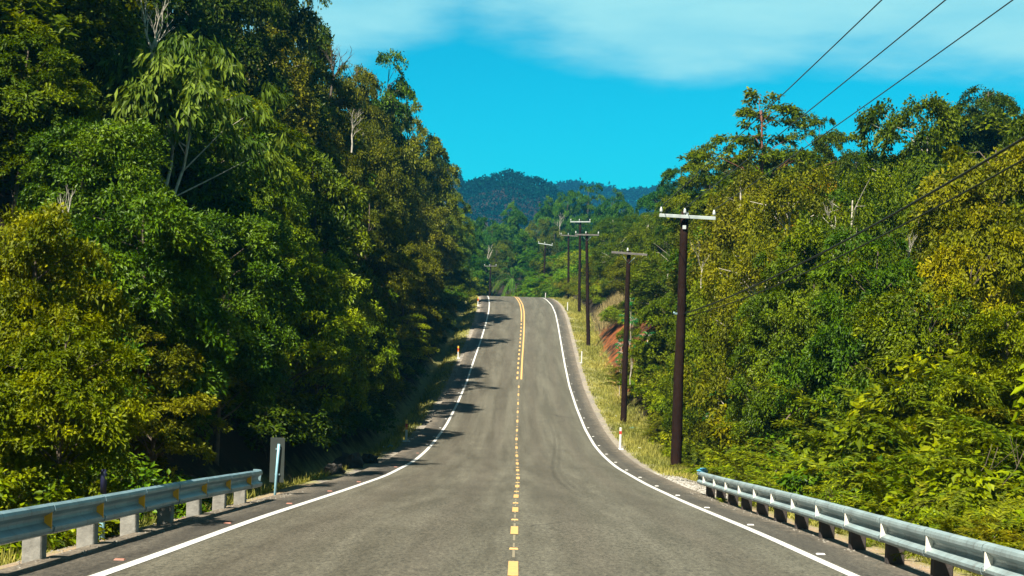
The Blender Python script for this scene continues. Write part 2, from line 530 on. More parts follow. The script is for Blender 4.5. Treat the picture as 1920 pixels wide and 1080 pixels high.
# raised studs: one prototype of each colour, then copies
def stud_proto(name, m, loc):
    b = MB()
    b.poly([(-.055, -.04, 0), (.055, -.04, 0), (.055, .04, 0), (-.055, .04, 0), (-.045, -.018, .014), (.045, -.018, .014), (.045, .018, .014), (-.045, .018, .014)],
           [(3, 2, 1, 0), (4, 5, 6, 7), (0, 1, 5, 4), (1, 2, 6, 5), (2, 3, 7, 6), (3, 0, 4, 7)])
    o = b.build(name, m); o.location = loc
    return o


for key, mat_, t, ylist, label, grp in (
        ('w', 'white_paint', 3.84, np.arange(12.2, 150, 5.27), 'small white road stud just outside the right edge line', 'white studs along the right edge line'),
        ('r', 'stud_red', -3.86, np.arange(14.2, 60, 5.27), 'small orange red road stud just outside the left edge line', 'red studs along the left edge line'),
        ('l', 'white_paint', -3.84, np.arange(62, 150, 5.27), 'small white road stud outside the left edge line under the trees', 'white studs along the left edge line'),
        ('y', 'yellow_paint', .07, np.arange(11.6, 101, 5.27), 'flat yellow road stud between two centre line dashes', 'yellow studs along the centre line')):
    first = None
    for yv in ylist:
        loc = (float(xc(yv)) + t, float(yv), float(zr(yv)) + .001)
        if first is None:
            first = stud_proto('road_stud', M[mat_], loc); o = first
            tag(o, label, 'road stud', grp)
        else:
            o = first.copy(); COL.objects.link(o); o.location = loc


# ------------------------------------------------------------------ guardrails
PROF = [(.055, -.155), (.012, -.135), (0, -.108), (0, -.078), (.070, -.028), (.080, 0), (.070, .028), (0, .078), (0, .108), (.012, .135), (.055, .155)]


def rail_curve(side, y):
    base = (-4.46 + .008 * (y - 14)) if side < 0 else (4.33 + .016 * (y - 16))
    x = base + float(xc(y)) * 0
    return x, float(zr(y)) - .13


def guardrail(side, y0, y1, posts, m_post, m_refl, label, rlabel):
    x0, z0 = rail_curve(side, y1)
    root = empty('guardrail', (x0 + side * .2, y1, z0))
    tag(root, label, 'guardrail', 'guardrails beside the road')
    ML = root.location.copy()
    hc = .525                                   # height of the beam's middle
    b = MB()
    ys = sorted(set([y0] + [p for p in posts if y0 < p < y1] + [y1]))
    for k in range(len(ys) - 1):
        a, c = ys[k], ys[k + 1] + (.16 if k < len(ys) - 2 else 0)
        rows = []
        for j, yv in enumerate((a, (a + c) / 2, c)):
            x, z = rail_curve(side, yv)
            off = -.006 if j == 2 else 0.0
            if j == 2: off = .013
            rows.append([(x + side * (d + off) - ML.x, yv - ML.y, z + hc + h - ML.z) for d, h in PROF])
        # give the sheet a thickness of 4 mm
        pts = [p for r_ in rows for p in r_]
        n = len(PROF)
        back = [(p[0] + side * .005, p[1], p[2]) for p in pts]
        fs = []
        for r_ in range(2):
            for i in range(n - 1):
                q = (r_ * n + i, r_ * n + i + 1, (r_ + 1) * n + i + 1, (r_ + 1) * n + i)
                fs.append(q); fs.append(tuple(3 * n + i_ for i_ in reversed(q)))
            for i in (0, n - 1):
                fs.append((r_ * n + i, (r_ + 1) * n + i, 3 * n + (r_ + 1) * n + i, 3 * n + r_ * n + i))
        for r_ in (0, 2):
            for i in range(n - 1):
                fs.append((r_ * n + i, r_ * n + i + 1, 3 * n + r_ * n + i + 1, 3 * n + r_ * n + i))
        b.poly(pts + back, fs)
    # rounded end wing
    x, z = rail_curve(side, y1)
    pts = []
    for a in np.linspace(0, 1.9, 6):
        cx = x + side * (.03 + .13 * (1 - math.cos(a))); cy = y1 - .05 + .15 * math.sin(a)
        pts += [(cx - ML.x, cy - ML.y, z + hc - .15 - ML.z), (cx - ML.x, cy - ML.y, z + hc + .15 - ML.z)]
    b.poly(pts, [(2 * i, 2 * i + 1, 2 * i + 3, 2 * i + 2) for i in range(5)], True)
    rail = b.build('rail', M['steel'] if side < 0 else M['steel_sunlit'], root)
    for i, yv in enumerate(posts):
        x, z = rail_curve(side, yv)
        b = MB()
        px = x + side * .20
        tw = random.uniform(-.06, .06)
        b.bevbox((px - ML.x, yv - ML.y, z - ML.z - .12), (.20, .15, 1.34), .012, Matrix.Rotation(tw, 3, 'Z') @ Matrix.Rotation(random.uniform(-.02, .02), 3, 'Y'))
        b.build('post', m_post, root)
        b = MB()                                # bolt plate between the post and the beam
        b.box((x + side * .092 - ML.x, yv - ML.y, z + hc - ML.z), (.02, .12, .10))
        b.build('spacer_block', M['steel_old'], root)
        # reflector standing in the valley of the beam, facing along the road
        b = MB()
        d0, d1, h0, h1 = .002, .078, .085, .040
        P = [(x + side * d0, -h0), (x + side * d1, -h1), (x + side * d1, h1), (x + side * d0, h0)]
        yb = yv - .10
        pts = [(p - ML.x, yb - ML.y, z + hc + h - ML.z) for p, h in P] + [(p - ML.x, yb + .012 - ML.y, z + hc + h - ML.z) for p, h in P]
        b.poly(pts, [(0, 1, 2, 3), (7, 6, 5, 4), (0, 4, 5, 1), (1, 5, 6, 2), (2, 6, 7, 3), (3, 7, 4, 0)])
        b.build('reflector', m_refl, rail)
    return root


lp = [8.9 + 1.74 * i for i in range(10)]
guardrail(-1, 6.5, 25.6, lp, M['post_grey'], M['refl_yellow'], 'steel guardrail with yellow reflectors and pale grey posts, on the left', None)
rp = [9.0 + 1.88 * i for i in range(14)]
guardrail(1, 6.5, 34.6, rp, M['post_shaded'], M['refl_white'], 'steel guardrail with white reflectors and dark posts, on the right', None)

# ------------------------------------------------------------------ sign seen from behind
p0 = at(514, 931, 28.0)
gz = float(terrain(p0.x, p0.y))
root = empty('marker_sign', (p0.x, p0.y, gz)); tag(root, 'narrow grey sign plate seen from behind on a pale blue post', 'road sign')
b = MB(); b.tube([(0, 0, -.3), (.03, 0, .5), (.062, 0, 1.10)], .026, 8); b.build('post', M['blue_post'], root)
b = MB(); b.bevbox((.03, .045, .78), (.285, .006, .88), .002); pl = b.build('plate', m_simple('sign_back', (.020, .029, .024), .7, 0, var=.35, scale=3), root)  # dark base colour carries the shade on the plate's unlit back
for zz in (.50, 1.0):
    b = MB(); b.box((.045, .028, zz), (.10, .02, .03)); b.build('bracket', M['steel'], root)

p0 = at(236, 990, 17.6)
gz = float(terrain(p0.x - .35, p0.y + .2))
root = empty('marker_post', (p0.x - .35, p0.y + .2, gz)); tag(root, 'slim pale blue post with dark navy top, behind the left guardrail', 'marker post')
b = MB(); b.tube([(0, 0, -.3), (0, 0, .56)], .035, 8); b.build('shaft', M['blue_post'], root)
b = MB(); b.tube([(0, 0, .561), (0, 0, .84), (0, 0, .88)], [.040, .040, .025], 8); b.build('cap', M['navy'], root)


# ------------------------------------------------------------------ delineators
def delineator(t, yv, kind, label, grp, h=1.0):
    x = float(xc(yv)) + t
    root = empty('delineator_post', (x, yv, float(terrain(x, yv))), random.uniform(-.2, .2)); tag(root, label, 'delineator', grp)
    b = MB(); b.bevbox((0, 0, h / 2 - .10), (.105, .055, h + .2), .012); b.build('body', M['white_plastic'], root)
    if kind == 'red':
        b = MB(); b.box((0, 0, h * .77), (.110, .060, .14)); b.build('band', M['red_band'], root)
    else:
        b = MB(); b.box((0, 0, h * .91), (.110, .060, .17)); b.build('cap', M['yellow_band'], root)
        b = MB(); b.box((0, 0, h * .74), (.111, .061, .16)); b.build('band', M['red_band'], root)
        b = MB(); b.box((0, 0, h * .60), (.110, .060, .11)); b.build('band', M['orange_band'], root)
    b = MB(); b.bevbox((0, 0, .01), (.34, .26, .06), .02); b.build('foot', M['white_litter'], root)
    root.rotation_euler = (0, random.uniform(-.02, .02), root.rotation_euler.z)


gl, gr_ = 'white delineator posts with yellow tops on the left verge', 'white delineator posts on the right verge'
delineator(-4.95, 64.8, 'yel', 'white delineator with red and yellow top, nearest on the left verge', gl)
delineator(-5.0, 116, 'yel', 'white delineator with red and yellow top halfway up the left verge', gl)
delineator(-4.95, 163, 'yel', 'tiny white delineator with orange top near the crest on the left', gl)
delineator(4.78, 64.6, 'red', 'white delineator with red band on the grass beside the second utility pole', gr_)
delineator(5.05, 115.6, 'none_', 'plain white delineator on the right verge below the third utility pole', gr_) if False else None


def white_delineator(t, yv, label, h=.95):
    x = float(xc(yv)) + t
    root = empty('delineator_post', (x, yv, float(terrain(x, yv)))); tag(root, label, 'delineator', gr_)
    b = MB(); b.bevbox((0, 0, h / 2 - .10), (.10, .055, h + .2), .012); b.build('body', M['white_plastic'], root)
    b = MB(); b.bevbox((0, 0, .01), (.26, .20, .05), .015); b.build('foot', M['white_litter'], root)


white_delineator(5.05, 115.6, 'plain white delineator halfway up the right verge below the red bank')
white_delineator(5.2, 160.5, 'plain white delineator near the crest beside the fourth utility pole')
white_delineator(4.6, 196.0, 'tiny white delineator standing right on the crest of the road', .75)


# ------------------------------------------------------------------ utility poles
def insulator(b, base, h=.26, r=.075):
    b.lathe(base, [(.02, 0), (.02, h * .25), (r * .7, h * .28), (r, h * .36), (r * .55, h * .44), (r * .95, h * .56), (r * .5, h * .64), (r * .8, h * .76), (r * .4, h * .86), (r * .35, h)], 9)


def utility_pole(bpx, tpx, D, armL, armR, label, arm_mat, pins=3, brace=True, sink=1.0, rad=.16, fitting=False):
    pb, pt = at(*bpx, D), at(*tpx, D)
    gz = float(terrain(pb.x, D))
    # keep the foot in the ground
    d = (pt - pb).normalized()
    foot = pb + d * ((gz - pb.z) / d.z)
    root = empty('utility_pole', foot); tag(root, label, 'utility pole', 'wooden utility poles along the right verge')
    L = (pt - foot)
    b = MB()
    n = 8
    b.tube([L * (-.04)] + [L * (i / n) + Vector((.012 * math.sin(i * 1.7), 0, 0)) for i in range(n + 1)], [rad] + [rad * (1 - .33 * i / n) for i in range(n + 1)], 12)
    b.build('pole', M['pole'], root)
    aL, aR = at(*armL, D) - foot, at(*armR, D) - foot
    ax = (aR - aL); ln = ax.length; ax.normalize()
    up = Vector((0, 1, 0)).cross(ax) * -1
    if up.z < 0: up = -up
    rot = Matrix((ax, Vector((0, 1, 0)), up)).transposed()
    mid = (aL + aR) / 2 + Vector((0, -rad - .045, 0))
    b = MB(); b.bevbox(mid, (ln, .09, .12), .012, rot); arm = b.build('crossarm', arm_mat, root)
    tips = []
    for k in ((.03, .45, .97) if pins == 3 else (.45,)):
        p = aL.lerp(aR, k) + Vector((0, -rad - .045, 0)) + up * .06
        b = MB(); insulator(b, p); b.build('insulator', M['porcelain'], arm)
        tips.append(foot + p + up * .27)
    if brace:
        b = MB()
        c = (L * 1.0) * .925 + Vector((0, -rad * .72, 0))
        for k in (.28, .72):
            b.tube([aL.lerp(aR, k) + Vector((0, -rad - .01, -.05)), c], .014, 5)
        b.build('brace', M['steel'], root)
    if fitting:
        b = MB()
        b.box(L * .94 + Vector((-.02, -rad * .72 - .02, 0)), (.13, .05, .14))
        b.build('bracket', M['porcelain'], root); b = MB()
        b.box(L * .99 + Vector((.06, -rad * .72 - .10, 0)), (.10, .05, .10))
        b.build('bracket', M['porcelain'], root)
        b = MB()
        q = L * .61
        b.box(q + Vector((-.19, -.02, 0)), (.16, .06, .07)); b.tube([q + Vector((-.27, -.02, -.03)), q + Vector((-.27, -.02, .06))], .035, 6)
        b.build('cable_clamp', M['steel'], root)
    return foot, L, tips


f1, L1, tips1 = utility_pole((1267, 872), (1284, 397), 54, (1235, 404), (1340, 410), 'tallest dark utility pole with pale crossarm, closest to the guardrail', M['arm_pale'], fitting=True, brace=False, rad=.215)
utility_pole((1169, 785), (1179, 470), 81, (1146, 473), (1213, 478), 'dark utility pole with thin dark crossarm and one insulator', M['arm_dark'], pins=1, rad=.18)
utility_pole((1103, 646), (1100, 436), 129, (1078, 440), (1123, 441), 'slim utility pole in the bushes left of the red bank', M['arm_dark'], rad=.185)
utility_pole((1086, 584), (1088, 413), 160, (1069, 416), (1107, 416), 'utility pole with pale crossarm at the grassy verge near the crest', M['arm_pale'], rad=.18, brace=False)
utility_pole((1066, 536), (1066, 439), 188, (1051, 441), (1083, 443), 'small utility pole just behind the one at the crest', M['arm_dark'], rad=.17, brace=False)
utility_pole((1019, 535), (1023, 456), 215, (1009, 456), (1036, 460), 'faint utility pole with pale crossarm in the dark trees past the crest', M['arm_pale'], rad=.16, brace=False)
utility_pole((918, 560), (920, 496), 236, (908, 499), (931, 499), 'small dark utility pole behind the crest at the left edge line', M['arm_dark'], rad=.17, brace=False)


def wire(name, a, c, sag, r, m, label, cat, grp=None, n=40):
    a, c = Vector(a), Vector(c)
    pts = []
    for i in range(n + 1):
        k = i / n
        p = a.lerp(c, k); p.z -= sag * 4 * k * (1 - k); pts.append(p)
    b = MB(); b.tube([p - a for p in pts], r, 5)
    o = b.build(name, m); o.location = a
    tag(o, label, cat, grp)


far_ends = [(8.45, -6, 9.25), (9.75, -6, 9.1), (11.1, -6, 9.15)]
for tip, e, w in zip(tips1, far_ends, ('leftmost of the three thin power lines crossing the sky', 'middle one of the three thin power lines crossing the sky', 'rightmost of the three thin power lines crossing the sky')):
    wire('power_line', tip, e, .25, .014, M['wire'], w, 'power line', 'power lines over the right side')
q1 = f1 + L1 * .61 + Vector((.1, -.1, 0))
wire('telephone_cable', q1, (9.6, 4, 6.2), .75, .026, M['cable'], 'thick black cable across the right trees, upper one of two', 'cable', 'telephone cables before the right trees')
wire('telephone_cable', q1 + Vector((.05, 0, -.12)), (9.75, 4, 5.95), .85, .018, M['cable'], 'thinner black cable running just under the thick one', 'cable', 'telephone cables before the right trees')


# ------------------------------------------------------------------ litter and rocks
def crumple(name, loc, size, m, seed, label, cat, squash=.5):
    rg = random.Random(seed)
    b = MB()
    nu, nv = 10, 7
    pts = []
    for i in range(nv):
        th = math.pi * i / (nv - 1)
        for j in range(nu):
            ph = 2 * math.pi * j / nu
            r = 1 + rg.uniform(-.35, .35) * (0 if i in (0, nv - 1) else 1)
            pts.append((size * r * math.sin(th) * math.cos(ph), size * .8 * r * math.sin(th) * math.sin(ph), size * squash * (r * math.cos(th) + .7)))
    fs = []
    for i in range(nv - 1):
        for j in range(nu):
            j2 = (j + 1) % nu
            fs.append((i * nu + j, (i + 1) * nu + j, (i + 1) * nu + j2, i * nu + j2))
    b.poly(pts, fs)
    o = b.build(name, m); o.location = loc
    tag(o, label, cat)


def on_ground(px, py, D):
    p = at(px, py, D); return Vector((p.x, D, float(terrain(p.x, D))))


xr, zr_ = rail_curve(1, 34.3)
crumple('plastic_rag', (xr + .1, 34.25, zr_ + .66), .115, M['blue_cloth'], 3, 'crumpled blue plastic rag caught on the right guardrail end', 'rag', .6)
crumple('plastic_bag', on_ground(1185, 787, 79), .16, M['cyan_cloth'], 5, 'small turquoise plastic bag beside the second utility pole', 'litter')
crumple('paper_scrap', on_ground(1153, 762, 84), .12, M['white_litter'], 6, 'white paper scrap in the grass left of the second pole', 'litter')
crumple('paper_scrap', on_ground(1198, 825, 66), .12, M['white_litter'], 8, 'white scrap at the bush edge right of the red banded delineator', 'litter')
crumple('plastic_bag', on_ground(668, 880, 47), .15, M['cyan_cloth'], 9, 'turquoise plastic bag in the dark left ditch', 'litter')
crumple('plastic_bottle', on_ground(722, 820, 62), .10, M['white_litter'], 10, 'pale bottle lying in the shade left of the nearest delineator', 'litter')
crumple('plastic_bag', on_ground(733, 822, 61), .13, M['blue_cloth'], 11, 'small blue plastic bag in the shade behind the left delineator', 'litter')
for i, (px, py, D, s, lb) in enumerate(((655, 868, 46, .5, 'largest grey rock at the foot of the dark left bank'), (690, 850, 50, .35, 'smaller rock beside the large one in the left ditch'), (628, 880, 42, .3, 'low rock in the left ditch closest to the sign'))):
    p = on_ground(px, py, D); p.z -= s * .25
    crumple('rock', p, s, M['rock'], 20 + i, lb, 'rock', .7)


# ------------------------------------------------------------------ vegetation
def leaf_quads(C, Dv, Nv, L, W, fold=.12):
    """N leaves: base C, axis Dv, normal Nv, length L, width W -> (4N,3) verts, (N,4) quads"""
    Dv = Dv / np.linalg.norm(Dv, axis=1, keepdims=True)
    S = np.cross(Nv, Dv); S /= (np.linalg.norm(S, axis=1, keepdims=True) + 1e-9)
    U = np.cross(Dv, S)
    L = np.asarray(L)[:, None]; W = np.asarray(W)[:, None]
    a = C; m_ = C + Dv * L * .45 + U * W * fold
    V = np.stack([a, m_ + S * W * .5, C + Dv * L - U * W * fold, m_ - S * W * .5], 1).reshape(-1, 3)
    Q = np.arange(len(C) * 4).reshape(-1, 4)
    return V, Q


def unit(n, rg): 
    v = rg.normal(size=(n, 3)); return v / np.linalg.norm(v, axis=1, keepdims=True)


def sprays(centers, radii, outs, dens, L, W, rg, flat=.14, droop=.35, tilt=.45, hang=.25, lnoise=.55):
    """flattened sprays of leaves; each spray is a disc that droops outward"""
    Cs, Ds, Ns, B = [], [], [], []
    for c, r, o in zip(centers, radii, outs):
        n = max(8, int(dens * r * r))
        nrm = np.array([0, 0, 1.0]) + tilt * o + rg.normal(size=3) * .18
        nrm /= np.linalg.norm(nrm)
        u = np.cross(nrm, [0.31, .95, .1]); u /= np.linalg.norm(u); w = np.cross(nrm, u)
        # a few twigs radiating outward: leaves gather along them
        k = rg.integers(5, 9)
        ta = np.arctan2(o @ w, o @ u) + rg.normal(size=k) * 1.2
        ti = rg.integers(0, k, n)
        th = ta[ti] + rg.normal(size=n) * .28
        rho = r * np.sqrt(rg.uniform(.02, 1, n)) * (1 + .25 * np.sin(ta[ti] * 3 + c[0]))
        h = rg.normal(size=n) * flat * r - droop * rho * rho / max(r, .1)
        rad = np.cos(th)[:, None] * u + np.sin(th)[:, None] * w
        P = c + rad * rho[:, None] + h[:, None] * nrm
        d = rad * .9 + rg.normal(size=(n, 3)) * .55 - np.array([0, 0, hang])
        nn = nrm + rg.normal(size=(n, 3)) * lnoise
        Cs.append(P); Ds.append(d); Ns.append(nn); B.append(np.full(n, rg.uniform()))
    C = np.concatenate(Cs); D_ = np.concatenate(Ds); Nn = np.concatenate(Ns); B = np.concatenate(B)
    n = len(C)
    s = rg.uniform(.7, 1.3, n)
    V, Q = leaf_quads(C, D_, Nn, L * s, W * s)
    return V, Q, np.clip(rg.normal(.5, .25, n), 0, 1), B


PROTO = {}


def make_tree(key, name, seed, H, Rad, cb, npads, dens, L, W, leaf_mat, bark_mat, prad=(.7, 1.3), limbs=26, flat=.14, droop=.35, tilt=.45, hang=.25,
              shell=.5, lobes=.35, lnoise=.5, trunk_r=.16, layered=False, lean=.3, multi=1):
    rg = np.random.default_rng(seed); rd = random.Random(seed)
    c0 = np.array([0, 0, (cb + H) / 2]); half = np.array([Rad, Rad, (H - cb) / 2])
    ld = unit(7, rg); la = rg.uniform(-.4, 1, 7) * lobes
    dirs = unit(npads * 3, rg)
    dirs = dirs[dirs[:, 2] > -.75][:npads]
    amp = 1 + (np.clip(dirs @ ld.T, 0, 1) ** 3 * la).sum(1)
    r = rg.uniform(0, 1, len(dirs)) ** shell * amp
    P = c0 + dirs * r[:, None] * half * .88
    if layered:
        P[:, 2] = np.round(P[:, 2] / 1.25) * 1.25 + rg.normal(size=len(P)) * .15
    P[:, 2] = np.clip(P[:, 2], .35, H - .15)
    outs = dirs * np.array([1, 1, 0]) * np.minimum(1, r)[:, None]
    rad = rg.uniform(prad[0], prad[1], len(P))
    V, Q, lf, sp = sprays(P, rad, outs, dens, L, W, rg, flat, droop, tilt, hang, lnoise)
    crown = np_mesh('crown', V, Q, {'leaf': ('FACE', lf), 'spray': ('FACE', sp)})
    crown.materials.append(leaf_mat)
    b = MB()
    for k in range(multi):
        lx, ly = rd.uniform(-lean, lean), rd.uniform(-lean, lean)
        sx, sy = (0, 0) if k == 0 else (rd.uniform(-.3, .3), rd.uniform(-.3, .3))
        nseg = 8
        tp = [Vector((sx + lx * (i / nseg) * 2 + .12 * math.sin(i * 1.3 + seed), sy + ly * (i / nseg) * 2 + .12 * math.cos(i * 1.7 + seed), H * .9 * i / nseg)) for i in range(nseg + 1)]
        tp[0].z = -.8
        b.tube(tp, [trunk_r * (1.35 if i == 0 else 1) * (1 - .85 * i / nseg) + trunk_r * .1 for i in range(nseg + 1)], 8)
        order = list(range(len(P))); rd.shuffle(order)
        for j in order[:limbs // multi]:
            e = Vector(P[j]); hz = max(.12 * H, min(.85 * H, e.z - (.35 + .25 * rd.random()) * math.hypot(e.x, e.y)))
            i0 = min(nseg - 1, int(hz / (H * .9) * nseg)); fr = hz / (H * .9) * nseg - i0
            s = tp[i0].lerp(tp[i0 + 1], fr)
            mid = s.lerp(e, .5) + Vector((rd.uniform(-.2, .2), rd.uniform(-.2, .2), .15 + rd.uniform(-.1, .3)))
            r0 = trunk_r * .42 * (1 - .6 * hz / H)
            b.tube([s, mid, e], [r0, r0 * .6, r0 * .22], 5, cap=False)
    trunk = b.mesh('trunk'); trunk.materials.append(bark_mat)
    top = float(np.percentile(V[:, 2], 99.6)); wid = float(np.percentile(np.abs(V[:, :2]), 97))
    PROTO[key] = dict(name=name, crown=crown, trunk=trunk, H=top, R=wid, n=len(Q))


B1, BP = M['bark'], M['bark_pale']
for s in (0, 1, 2):
    make_tree(f'broad{s}', 'broadleaf_tree', 11 + s, 11, 4.0, 1.2, 112, (340, 260, 220)[s], (.20, .24, .27)[s], (.11, .125, .14)[s], M['leaf'], B1, prad=(.7, 1.8), flat=.08, droop=.22, tilt=.22, hang=.1, shell=.40, lobes=.55, lnoise=.34)
    make_tree(f'glossy{s}', 'glossy_leaf_tree', 31 + s, 11, 4.0, 1.0, 116, (330, 270, 300)[s], (.21, .27, .23)[s], (.10, .12, .10)[s], M['leaf_glossy'], B1, prad=(.65, 1.6), flat=.10, droop=.28, hang=.12, tilt=.28, shell=.40, lobes=.5, lnoise=.45)
    make_tree(f'fine{s}', 'small_leaf_tree', 51 + s, 10, 4.0, .8, 170, 330, .17, .10, M['leaf'], BP, prad=(.5, 1.1), flat=.22, droop=.3, tilt=.4, shell=.36, lobes=.55, hang=.1)
make_tree('layer0', 'emergent_tree', 71, 14, 4.2, 4.5, 64, 260, .24, .12, M['leaf'], M['bark_red'], prad=(.7, 1.25), flat=.09, droop=.15, tilt=.15, shell=.75, lobes=.8, layered=True, limbs=46, trunk_r=.15)
make_tree('layer1', 'layered_tree', 72, 12, 4.2, 2.0, 90, 300, .23, .12, M['leaf'], B1, prad=(.8, 1.5), flat=.08, droop=.2, tilt=.2, shell=.6, lobes=.6, layered=True, limbs=50, trunk_r=.14)
make_tree('umb0', 'umbrella_tree', 81, 12, 4.2, 5.0, 105, 300, .23, .13, M['leaf'], BP, prad=(.7, 1.3), shell=.5, lobes=.6, limbs=40, trunk_r=.16, multi=2, lean=.7)
make_tree('slim0', 'slender_tree', 83, 13, 1.7, 6.2, 40, 330, .22, .12, M['leaf_glossy'], B1, prad=(.5, .9), shell=.5, lobes=.5, limbs=24, trunk_r=.11, lean=.12)
make_tree('droop0', 'large_leaf_tree', 85, 9, 3.6, 4.6, 92, 190, .34, .115, M['leaf'], BP, prad=(.45, .85), flat=.16, droop=.3, tilt=.2, hang=1.3, shell=.7, lobes=.8, limbs=40, trunk_r=.09, multi=3, lean=1.1)
for s in (0, 1):
    make_tree(f'far{s}', 'forest_tree', 91 + s, 11, 4.4, 1.0, 120, 80, .42, .26, M['leaf'], B1, prad=(.8, 1.5), limbs=16, lobes=.5)
make_tree('bush0', 'leafy_shrub', 101, 2.4, 1.6, .15, 70, 420, .13, .07, M['leaf'], B1, prad=(.3, .6), limbs=16, trunk_r=.013, multi=3, lean=.15, lobes=.6)
make_tree('bush1', 'leafy_shrub', 102, 2.2, 1.7, .1, 80, 420, .12, .065, M['leaf_glossy'], B1, prad=(.3, .55), limbs=16, trunk_r=.013, multi=3, lean=.15, lobes=.6)


def make_feathery(key, name, seed, H, Rad, nfr, L):
    """arching plumes, each a rib with two rows of narrow leaflets"""
    rg = np.random.default_rng(seed); rd = random.Random(seed)
    Cs, Ds, Ns, B = [], [], [], []
    b = MB()
    for i in range(nfr):
        a = rg.uniform(0, 6.28); el = rg.uniform(.45, 1.45); ln = H * rg.uniform(.3, .8)
        rootp = np.array([rg.normal() * Rad * .35, rg.normal() * Rad * .35, rg.uniform(0, H * .75) * rg.uniform(.2, 1)])
        n = 46
        k = np.linspace(.15, 1, n)
        hd = np.array([math.cos(a), math.sin(a), 0])
        P = rootp + hd * (ln * np.cos(el) * k + ln * .35 * k * k)[:, None] + np.array([0, 0, 1.0]) * (ln * np.sin(el) * k - ln * .38 * k ** 2.4)[:, None]
        T = np.gradient(P, axis=0); T /= np.linalg.norm(T, axis=1, keepdims=True)
        S = np.cross(T, [0, 0, 1.0]); S /= np.linalg.norm(S, axis=1, keepdims=True) + 1e-6
        U = np.cross(S, T)
        for sgn in (-1, 1):
            for rep in range(3):
                Cs.append(P + rg.normal(size=P.shape) * .02); Ds.append(S * sgn + T * .8 + rg.normal(size=P.shape) * .22 - U * .1); Ns.append(U + rg.normal(size=P.shape) * .3); B.append(np.full(n, rg.uniform()))
        if i % 3 == 0: b.tube([Vector(P[0]) - Vector((0, 0, .2)), Vector(P[n // 2]), Vector(P[-1])], [.014, .008, .003], 4, cap=False)
    C = np.concatenate(Cs); n = len(C); s = rg.uniform(.7, 1.3, n)
    V, Q = leaf_quads(C, np.concatenate(Ds), np.concatenate(Ns), L * s, L * .26 * s)
    crown = np_mesh('crown', V, Q, {'leaf': ('FACE', np.clip(rg.normal(.5, .25, n), 0, 1)), 'spray': ('FACE', np.concatenate(B))}); crown.materials.append(M['leaf_soft'])
    st = b.mesh('stem'); st.materials.append(B1)
    PROTO[key] = dict(name=name, crown=crown, trunk=st, H=float(np.percentile(V[:, 2], 99)), R=float(np.percentile(np.abs(V[:, :2]), 95)), n=len(Q))


make_feathery('feather0', 'feathery_shrub', 111, 2.0, 1.9, 260, .10)
make_feathery('feather1', 'feathery_shrub', 112, 1.8, 2.1, 260, .10)


def make_cecropia(key, seed, H):
    rg = np.random.default_rng(seed); rd = random.Random(seed)
    Cs, Ds, Ns, B = [], [], [], []
    b = MB()
    tp = [Vector((.05 * math.sin(i), .05 * math.cos(i * 1.3), -.3 + (H + .3) * i / 5)) for i in range(6)]
    b.tube(tp, [.05, .045, .04, .035, .03, .02], 7)
    stems = [(tp[-1], 9)]
    for k in range(3):
        e = Vector((rd.uniform(-1, 1), rd.uniform(-1, 1), H * rd.uniform(.6, .9)))
        b.tube([tp[2 + k // 2], tp[2 + k // 2].lerp(e, .5) + Vector((0, 0, -.1)), e], [.03, .024, .015], 6)
        stems.append((e, 7))
    for c, m_ in stems:
        for i in range(m_):
            a = 2 * math.pi * i / m_ + rd.uniform(-.3, .3)
            e = c + Vector((math.cos(a) * rd.uniform(.3, .65), math.sin(a) * rd.uniform(.3, .65), rd.uniform(-.1, .3)))
            b.tube([c, c.lerp(e, .5) + Vector((0, 0, .08)), e], .008, 4, cap=False)
            nl = 9
            ang = np.linspace(0, 2 * np.pi, nl, endpoint=False) + rd.random()
            d = np.stack([np.cos(ang), np.sin(ang), np.full(nl, -.35)], 1)
            Cs.append(np.tile(np.array(e), (nl, 1))); Ds.append(d + rg.normal(size=d.shape) * .08); Ns.append(np.tile([0, 0, 1.0], (nl, 1)) + rg.normal(size=d.shape) * .1); B.append(np.full(nl, rg.uniform()))
    C = np.concatenate(Cs); n = len(C)
    V, Q = leaf_quads(C, np.concatenate(Ds), np.concatenate(Ns), rg.uniform(.30, .42, n), np.full(n, .13))
    crown = np_mesh('crown', V, Q, {'leaf': ('FACE', np.clip(rg.normal(.5, .2, n), 0, 1)), 'spray': ('FACE', np.concatenate(B))}); crown.materials.append(M['leaf'])
    st = b.mesh('trunk'); st.materials.append(BP)
    PROTO[key] = dict(name='star_leaf_sapling', crown=crown, trunk=st, H=float(V[:, 2].max()), R=float(np.percentile(np.abs(V[:, :2]), 96)), n=n)


make_cecropia('cec0', 121, 3.4)
make_cecropia('cec1', 122, 2.6)


